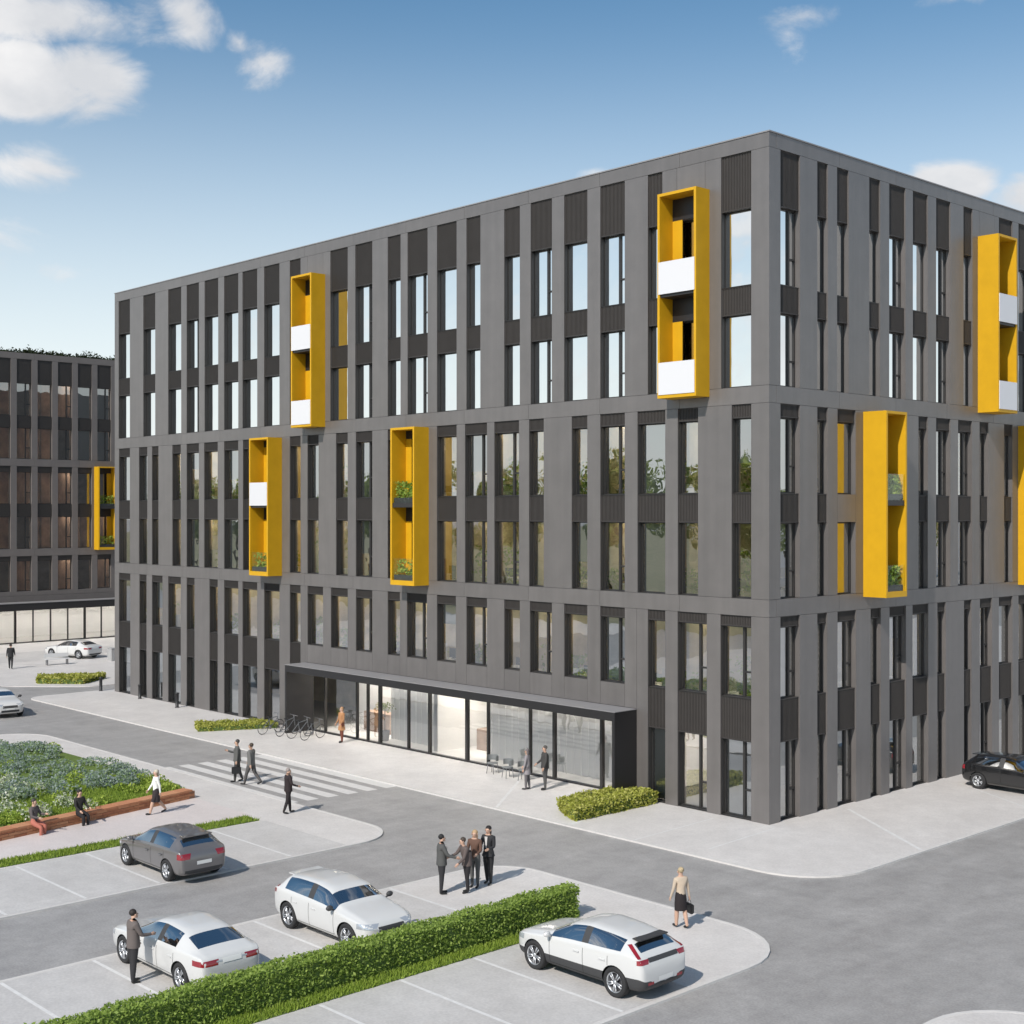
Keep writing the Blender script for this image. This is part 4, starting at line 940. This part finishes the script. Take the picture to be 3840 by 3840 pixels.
    def wheel_mesh(s_):
        w1 = MB().lathe([(r - .115, -.09), (r - .03, -.105), (r, -.08), (r, .08), (r - .03, .105), (r - .115, .09)], 30, axis='y', closed=True).mesh('tyre', TYRE)
        q_ = MB(); ri = r - .10
        q_.lathe([(ri, -.09), (ri, .085), (ri - .02, .09), (ri - .035, .06), (ri - .035, -.09)], 30, axis='y', mi=0)
        q_.lathe([(0, .0), (ri - .02, .0)], 30, axis='y', mi=1)
        for k in range(10):
            t = 2 * math.pi * k / 10 + (.16 if k % 2 else -.16); t0 = 2 * math.pi * k / 10
            a = Vector((math.cos(t0) * .05, .062, math.sin(t0) * .05)); b_ = Vector((math.cos(t) * (ri - .02), .075, math.sin(t) * (ri - .02))); q_.tube(a, b_, .022, .018, 5, 0)
        q_.lathe([(0, .085), (.05, .08), (.06, .04)], 12, axis='y', mi=0)
        if s_ < 0: q_.v = [(x, -y, z) for x, y, z in q_.v]
        return w1, q_.mesh('rim', [RIM, RIMD], fix=True)
    wm = {s_: wheel_mesh(s_) for s_ in (-1, 1)}
    return dict(parts=parts_, wheels=[(ax, s_) for ax in c['ax'] for s_ in (-1, 1)], wm=wm, r=r)
CP = {}
def car(kind, paint, loc, rz, label, name='parked_car', lower=None, group=None):
    key = (kind, paint.name, lower)
    if key not in CP: CP[key] = car_parts(kind, paint, lower)
    d = CP[key]; e = empty(name, loc, R(rz), label=label, cat='car')
    if group: e['group'] = group
    for nm, me, _ in d['parts']: link(nm, me, e)
    for ax, s_ in d['wheels']:
        t_, r_ = d['wm'][s_]; wl = link('wheel', t_, e, loc=(ax, s_ * .80, d['r'])); link('rim', r_, wl)
    return e
GP = 'cars on the parking bays and streets'
car('hatch', GREYP, (-9.72, -19.12, ZP), 180, 'dark grey hatchback parked nose first by the grass strip', group=GP)
car('sedan', WHITE, (-.78, -23.75, ZP), 180, 'white saloon with blue rear window beside the man in a brown suit', group=GP)
car('suv', WHITE, (-.38, -19.05, ZP), 0, 'silver white hatchback with its bonnet towards the clipped hedge', group=GP)
car('cross', WHITE, (6.72, -16.42, ZP), 180, 'white hatchback with tall red tail lights in front of the hedge', lower=True, group=GP)
car('hatch', BLKP, (3.38, 12.6, ZP), 0, 'black car cut by the right frame edge beside the shaded wall', group=GP)
car('suv', WHITE, (-47.05, -9.35, 0), -4, 'white car driving on the road at the left edge', name='moving_car', group=GP)
car('sedan', WHITE, (-72.6, 7.3, ZP), 200, 'small white car far off in front of the second building', group=GP)

# ---------------------------------------------------------------- people
def lerp3(a, b, t): return tuple(a[i] + (b[i] - a[i]) * t for i in range(3))
def person(loc, face, label, h=1.76, top=(.05, .05, .055), bottom=(.04, .04, .045), shoes=(.015, .015, .015), skin=SKIN, hair=(.02, .015, .012), hairstyle='short',
           legs=((0, 0), (0, 0)), arms=((0, 8, 10, 0), (0, 8, 10, 0)), female=False, sit=None, lean=0, head=0, skirt=None, shirt=None, barelegs=False, longcoat=0, bag=None):
    """local +Y is forward; legs: (swing forward, knee bend); arms: (swing forward, spread, elbow bend, inward)"""
    k = h / 1.76; V = []; E_ = []; RD = []; TG = []
    fs = .92 if female else 1.0
    def add(p, r, tag, parent=None):
        V.append(Vector(p)); RD.append(r); TG.append(tag)
        if parent is not None: E_.append((parent, len(V) - 1))
        return len(V) - 1
    def rx(v, a): c_, s_ = math.cos(R(a)), math.sin(R(a)); return Vector((v[0], v[1] * c_ - v[2] * s_, v[1] * s_ + v[2] * c_))
    pel = Vector((0, 0, .93)); up = lambda z: pel + rx(Vector((0, 0, z)), -lean)
    p0 = add(pel, .135 * (1.0 if not female else 1.02), 'b'); p1 = add(up(.13), (.125 if not female else .105), 't', p0); p2 = add(up(.30), .135 * fs, 't', p1); p3 = add(up(.44), .13 * fs, 't', p2)
    nk = add(up(.555), .058 * fs, 's', p3); hd = add(up(.63) + rx(Vector((0, .015, 0)), -lean), .076, 's', nk); h2 = add(up(.70) + Vector((0, .02, 0)), .094, 's', hd); h3 = add(up(.78) + Vector((0, .0, 0)), .078, 's', h2)
    add(up(.675) + Vector((math.sin(R(head)) * .11, math.cos(R(head)) * .115, 0)), .014, 's', h2)
    sw = .198 * fs
    for i, sd_ in enumerate((-1, 1)):
        sh, spr, el, inw = arms[i]
        S_ = up(.475) + Vector((sd_ * sw, 0, 0)); s0 = add(S_, .068 * fs, 't', p3)
        d = Vector((sd_ * math.sin(R(spr)), 0, -math.cos(R(spr)))); d = rx(d, sh); el_p = S_ + d * .285
        m_ = add(S_ + d * .14, .056 * fs, 't', s0); e0 = add(el_p, .046 * fs, 't', m_)
        d2 = Vector((sd_ * math.sin(R(spr - inw)), 0, -math.cos(R(spr - inw)))); d2 = rx(d2, sh + el); wr = el_p + d2 * .25
        w0 = add(wr, .031 * fs, 't', e0); ha = wr + d2 * .07; h0 = add(ha, .034, 's', w0)
        sdv = Vector((0, 1, 0)) if abs(d2.y) < .8 else Vector((0, 0, 1)); sdv = (sdv - d2 * sdv.dot(d2)).normalized()
        curl = d2.cross(sdv).normalized() * sd_
        for f in range(4):
            o_ = sdv * (.026 - .0175 * f); L_ = (.066, .075, .07, .055)[f]
            a = add(ha + o_ + d2 * .03, .0095, 's', h0); b_ = add(ha + o_ + d2 * (.03 + L_ * .5) + curl * -.008, .0088, 's', a); add(ha + o_ * .9 + d2 * (.03 + L_ * .85) + curl * -.028, .008, 's', b_)
        a = add(ha + sdv * .038 - d2 * .02, .012, 's', h0); add(ha + sdv * .055 + d2 * .03 - curl * .012, .0095, 's', a)
    hands = [i_ for i_, t_ in enumerate(TG) if abs(RD[i_] - .034) < 1e-6]
    feet = []
    for i, sd_ in enumerate((-1, 1)):
        th, kn = legs[i]; H = pel + Vector((sd_ * .088, 0, -.05)); l0 = add(H, .098 * (1.04 if female else 1), 'b', p0)
        d = rx(Vector((sd_ * .03, 0, -1)), th); kp = H + d * .42; add_m = add(H + d * .2, .084, 'b', l0); kk = add(kp, .061, 'b', add_m)
        d2 = rx(Vector((0, 0, -1)), th - kn); an = kp + d2 * .42; c_ = add(kp + d2 * .16, .056, 'b2', kk); aa = add(an, .040, 'b2', c_)
        fd = rx(Vector((0, 1, 0)), max(-60, min(25, (th - kn) * .6))) if sit is None else Vector((0, 1, 0))
        hl = add(an + Vector((0, -.02, -.05)), .036, 'f', aa); ft = add(an + fd * .11 + Vector((0, 0, -.052)), .038, 'f', hl); tt = add(an + fd * .19 + Vector((sd_ * .01, 0, -.058)), .03, 'f', ft); feet += [hl, ft, tt]
    zmin = min(V[i].z - RD[i] * .8 for i in feet); dz = -zmin if sit is None else sit - (pel.z - .13)
    V = [Vector((v.x * k, v.y * k, (v.z + dz) * k)) for v in V]
    fat = {'t': 1.24, 'b': 1.24, 'b2': 1.3, 'f': 1.05, 's': 1.0}; RD = [a_ * fat[b_] for a_, b_ in zip(RD, TG)]
    me = bpy.data.meshes.new('skeleton'); me.from_pydata([tuple(v) for v in V], E_, []); ob = bpy.data.objects.new('tmp', me); COL.objects.link(ob)
    ob.modifiers.new('skin', 'SKIN'); ss = ob.modifiers.new('sub', 'SUBSURF'); ss.levels = 1
    for i, v_ in enumerate(me.skin_vertices[0].data): v_.radius = (RD[i] * k, RD[i] * k); v_.use_root = (i == 0)
    m2 = ev_mesh(ob); bpy.data.objects.remove(ob)
    mt = [mat('cloth_%s' % '_'.join('%d' % (c_ * 1000) for c_ in top), top, .85), mat('cloth_%s' % '_'.join('%d' % (c_ * 1000) for c_ in bottom), bottom, .85), mat('shoe_leather_%d' % (shoes[0] * 1000), shoes, .5), skin]
    m2.materials.clear()
    for m_ in mt: m2.materials.append(m_)
    segs = [(V[a], V[b_], TG[b_], RD[b_] * k) for a, b_ in E_]
    for p in m2.polygons:
        c_ = p.center; best = None
        for a, b_, tg, rr in segs:
            ab = b_ - a; t = max(0, min(1, (c_ - a).dot(ab) / max(1e-9, ab.length_squared))); dd = (c_ - a - ab * t).length - rr * .6
            if best is None or dd < best[0]: best = (dd, tg)
        tg = best[1]
        p.material_index = {'t': 0, 'b': 1, 'b2': 3 if barelegs else 1, 'f': 2, 's': 3}[tg]; p.use_smooth = True
    e = empty('person', loc, R(face), label=label, cat='person')
    m2.name = 'body'; link('body', m2, e)
    hm_ = mat('hair_%d' % int(hair[0] * 1000), hair, .7); hc = V[6]; q_ = MB()
    q_.ball((hc.x, hc.y - .034 * k, hc.z + .045 * k), (.096 * k, .092 * k, .088 * k), 0, 14, 9)
    if hairstyle == 'long': q_.ball((hc.x, hc.y - .05 * k, hc.z - .08 * k), (.095 * k, .06 * k, .17 * k), 0, 12, 8)
    if hairstyle == 'bun': q_.ball((hc.x, hc.y - .10 * k, hc.z + .08 * k), .045 * k, 0, 8, 6)
    if hairstyle == 'tail': q_.ball((hc.x, hc.y - .11 * k, hc.z - .04 * k), (.035 * k, .035 * k, .13 * k), 0, 8, 8)
    q_.build('hair', hm_, e)
    f_ = MB(); a = R(head)
    for sx in (-1, 1):
        f_.ball((hc.x + sx * .034 * k, hc.y + .088 * k, hc.z + .0 * k), .011 * k, 0, 6, 5); f_.ball((hc.x + sx * .094 * k, hc.y, hc.z - .01 * k), (.014 * k, .024 * k, .034 * k), 1, 8, 6)
    f_.box((hc.x - .026 * k, hc.y + .088 * k, hc.z - .066 * k), (hc.x + .026 * k, hc.y + .096 * k, hc.z - .058 * k), 2); f_.build('face', [mat('eye_dark', (.02, .015, .012), .3), skin, mat('lips', (.36, .15, .12), .5)], e, kind='stuff')
    pz = V[0].z
    def garment(nm, pr, m_, cy=0.): 
        g = MB(); n = 20; i0 = 0
        for kk_ in range(n):
            t = 2 * math.pi * kk_ / n
            for (ra, rb, z) in pr: g.v.append((V[0].x + math.cos(t) * ra * k, V[0].y + cy + math.sin(t) * rb * k, pz + z * k))
        P_ = len(pr)
        for kk_ in range(n):
            for j in range(P_ - 1): g.f.append([kk_ * P_ + j, ((kk_ + 1) % n) * P_ + j, ((kk_ + 1) % n) * P_ + j + 1, kk_ * P_ + j + 1]); g.m.append(0); g.sm.append(True)
        return g.build(nm, m_, e)
    if skirt is not None and sit is None: garment('skirt', [(.12, .10, .12), (.165, .135, -.02), (.185, .15, -.22), (.17, .15, -.45)], mt[1] if skirt is True else mat('skirt_cloth', skirt, .85))
    elif sit is None and not female: garment('jacket', [(.20, .15, .36), (.192, .148, .18), (.198, .155, .02), (.205, .163, -.07), (.2, .16, -.10)], mt[0])
    elif sit is None and longcoat: garment('coat', [(.15, .115, .22), (.16, .13, .05), (.21, .18, -longcoat)], mt[0])
    if shirt is not None:
        z0 = pz + .26 * k; f2 = MB(); yb = V[0].y
        f2.poly([(-.012 * k, yb + .155 * k, z0 - .10 * k), (.012 * k, yb + .155 * k, z0 - .10 * k), (.05 * k, yb + .162 * k, z0 + .26 * k), (-.05 * k, yb + .162 * k, z0 + .26 * k)]); f2.build('shirt', mat('white_shirt', shirt, .8), e)
    bpy.context.view_layer.update(); mwd = Matrix.Translation(Vector(loc)) @ Matrix.Rotation(R(face), 4, 'Z')
    return [mwd @ V[i_] for i_ in hands]
SUIT_G = (.085, .085, .082); SUIT_D = (.028, .027, .03); SUIT_B = (.125, .105, .098); PALE = (.55, .53, .52)
def held_bag(loc, rz, label, sx=.34, sy=.12, sz=.26, col=(.012, .012, .013)):
    e = empty('handbag', loc, R(rz), label=label, cat='bag'); m_ = mat('bag_leather', col, .5)
    q_ = MB(); q_.box((-sy / 2, -sx / 2, -sz), (sy / 2, sx / 2, 0)); me = q_.mesh('bag_body', m_)
    bm = bmesh.new(); bm.from_mesh(me); bmesh.ops.bevel(bm, geom=bm.edges[:], offset=.025, segments=2, affect='EDGES'); bm.to_mesh(me); bm.free(); link('bag_body', me, e)
    q_ = MB(); n = 8
    for i in range(n):
        t0, t1 = math.pi * i / n, math.pi * (i + 1) / n; q_.tube((0, math.cos(t0) * .09, math.sin(t0) * .11 - .01), (0, math.cos(t1) * .09, math.sin(t1) * .11 - .01), .009, n=6)
    q_.build('handle', m_, e)
st_l = ((2, 2), (-2, 2))
WK = ((22, 8), (-18, 22)); AW = ((-18, 8, 14, 4), (18, 8, 18, 4))
person((-.70, -25.14, ZP), -8, 'man in a brown grey suit seen from behind beside the white saloon', 1.76, SUIT_B, SUIT_D, hair=(.02, .014, .012), legs=st_l, arms=((8, 10, 25, 10), (25, 10, 60, 20)))
hw = person((5.69, -11.95, ZP), 72, 'woman with beige top and black skirt carrying a dark bag by the road', 1.64, (.52, .42, .32), (.018, .013, .014), hair=(.42, .33, .2), hairstyle='bun', legs=((8, 4), (-8, 10)), arms=((6, 10, 12, 0), (-4, 12, 8, 0)), female=True, skirt=True, barelegs=True)
held_bag(tuple(max(hw, key=lambda p: p.x * .6855 + p.y * .728) - Vector((0, 0, .17))), 72, 'dark handbag hanging from the hand of the woman in the beige top')
person((-1.42, -14.62, ZP), -28, 'man in a grey suit, leftmost of the group talking by the hedge', 1.76, SUIT_G, SUIT_D, hair=(.015, .014, .014), legs=st_l, arms=((2, 8, 20, 4), (28, 14, 45, 10)), shirt=PALE)
person((-1.0, -13.97, ZP), 160, 'bending man in dark trousers and brown jacket in the middle of the group', 1.66, (.11, .085, .078), (.02, .018, .02), hair=(.06, .045, .035), legs=((4, 6), (-4, 4)), arms=((20, 10, 30, 8), (35, 12, 35, 10)), lean=12)
person((-1.28, -13.40, ZP), -150, 'blonde woman with a brown coat standing behind the others in the group', 1.72, (.12, .065, .045), (.09, .09, .088), hair=(.40, .27, .15), hairstyle='long', legs=st_l, arms=((15, 8, 60, 20), (10, 8, 50, 16)), female=True)
person((-1.25, -12.86, ZP), -160, 'black haired woman in a black trouser suit, rightmost of the talking group', 1.76, (.025, .025, .028), (.018, .018, .02), hair=(.012, .009, .009), hairstyle='long', legs=((4, 2), (-6, 4)), arms=((15, 10, 70, 22), (5, 14, 60, 20)), female=True, longcoat=.1, shirt=PALE)
hw = person((-20.62, -9.85, .0), 150, 'man in a grey suit with a briefcase walking over the zebra crossing', 1.78, (.10, .10, .095), (.06, .058, .056), hair=(.05, .045, .04), legs=((10, 6), (-10, 10)), arms=((0, 8, 8, 0), (30, 10, 80, 20)))
held_bag(tuple(min(hw, key=lambda p: p.z) - Vector((0, 0, .17))), 150, 'black briefcase held by the man on the zebra crossing', .40, .12, .30)
person((-19.68, -9.75, .0), 120, 'man in a light grey suit striding over the zebra crossing', 1.78, (.14, .138, .132), (.085, .08, .078), hair=(.06, .05, .04), legs=WK, arms=AW)
person((-13.8, -11.82, ZP), -15, 'man in a dark brown suit walking away from the zebra crossing', 1.70, (.022, .014, .015), (.018, .013, .014), hair=(.30, .26, .24), legs=((10, 4), (-10, 10)), arms=((-6, 8, 10, 0), (10, 22, 60, 25)), shirt=PALE)
person((-25.4, -.85, ZP), 175, 'woman in an orange brown coat at the entrance glass', 1.74, (.40, .20, .09), (.16, .05, .03), hair=(.36, .22, .12), hairstyle='long', legs=((4, 2), (-4, 4)), arms=((5, 10, 40, 10), (5, 10, 30, 10)), female=True, longcoat=.35)
person((-10.75, -2.05, ZP), 120, 'woman in a pale mauve grey coat standing by the entrance glass', 1.66, (.26, .24, .25), (.13, .12, .125), hair=(.16, .14, .14), hairstyle='long', legs=((3, 2), (-4, 3)), arms=((4, 8, 12, 4), (10, 10, 30, 8)), female=True, longcoat=.3)
person((-10.2, -1.55, ZP), 150, 'man in a charcoal suit standing nearest the right end of the entrance glass', 1.80, (.05, .048, .046), (.075, .074, .072), hair=(.07, .065, .06), legs=st_l, arms=((4, 10, 20, 6), (14, 10, 40, 12)))
person((-17.2, -15.55, ZP), 165, 'woman in a white top and dark skirt walking past the brick wall', 1.70, (.78, .78, .75), (.03, .022, .024), hair=(.5, .45, .36), hairstyle='tail', legs=WK, arms=AW, female=True, skirt=(.03, .022, .024), barelegs=True)
person((-17.62, -18.45, 0), -80, 'person in dark clothes sitting on the brick wall, nearer the zebra crossing', 1.72, (.022, .020, .018), (.014, .012, .014), hair=(.02, .016, .012), hairstyle='long', legs=((80, 84), (78, 80)), arms=((25, 8, 50, 14), (20, 8, 40, 14)), female=True, sit=.40)
person((-17.25, -20.35, 0), -60, 'person in a grey vest with reddish trousers sitting on the brick wall at the left', 1.72, (.10, .085, .085), (.42, .14, .10), hair=(.05, .035, .03), legs=((80, 84), (70, 72)), arms=((25, 10, 70, 20), (20, 10, 60, 20)), female=True, sit=.40)
person((-68.0, .3, ZP), 60, 'lone person in black walking on the far square at the left edge', 1.80, (.02, .02, .022), (.02, .02, .022), hair=(.03, .025, .02), legs=((10, 6), (-10, 10)), arms=AW)
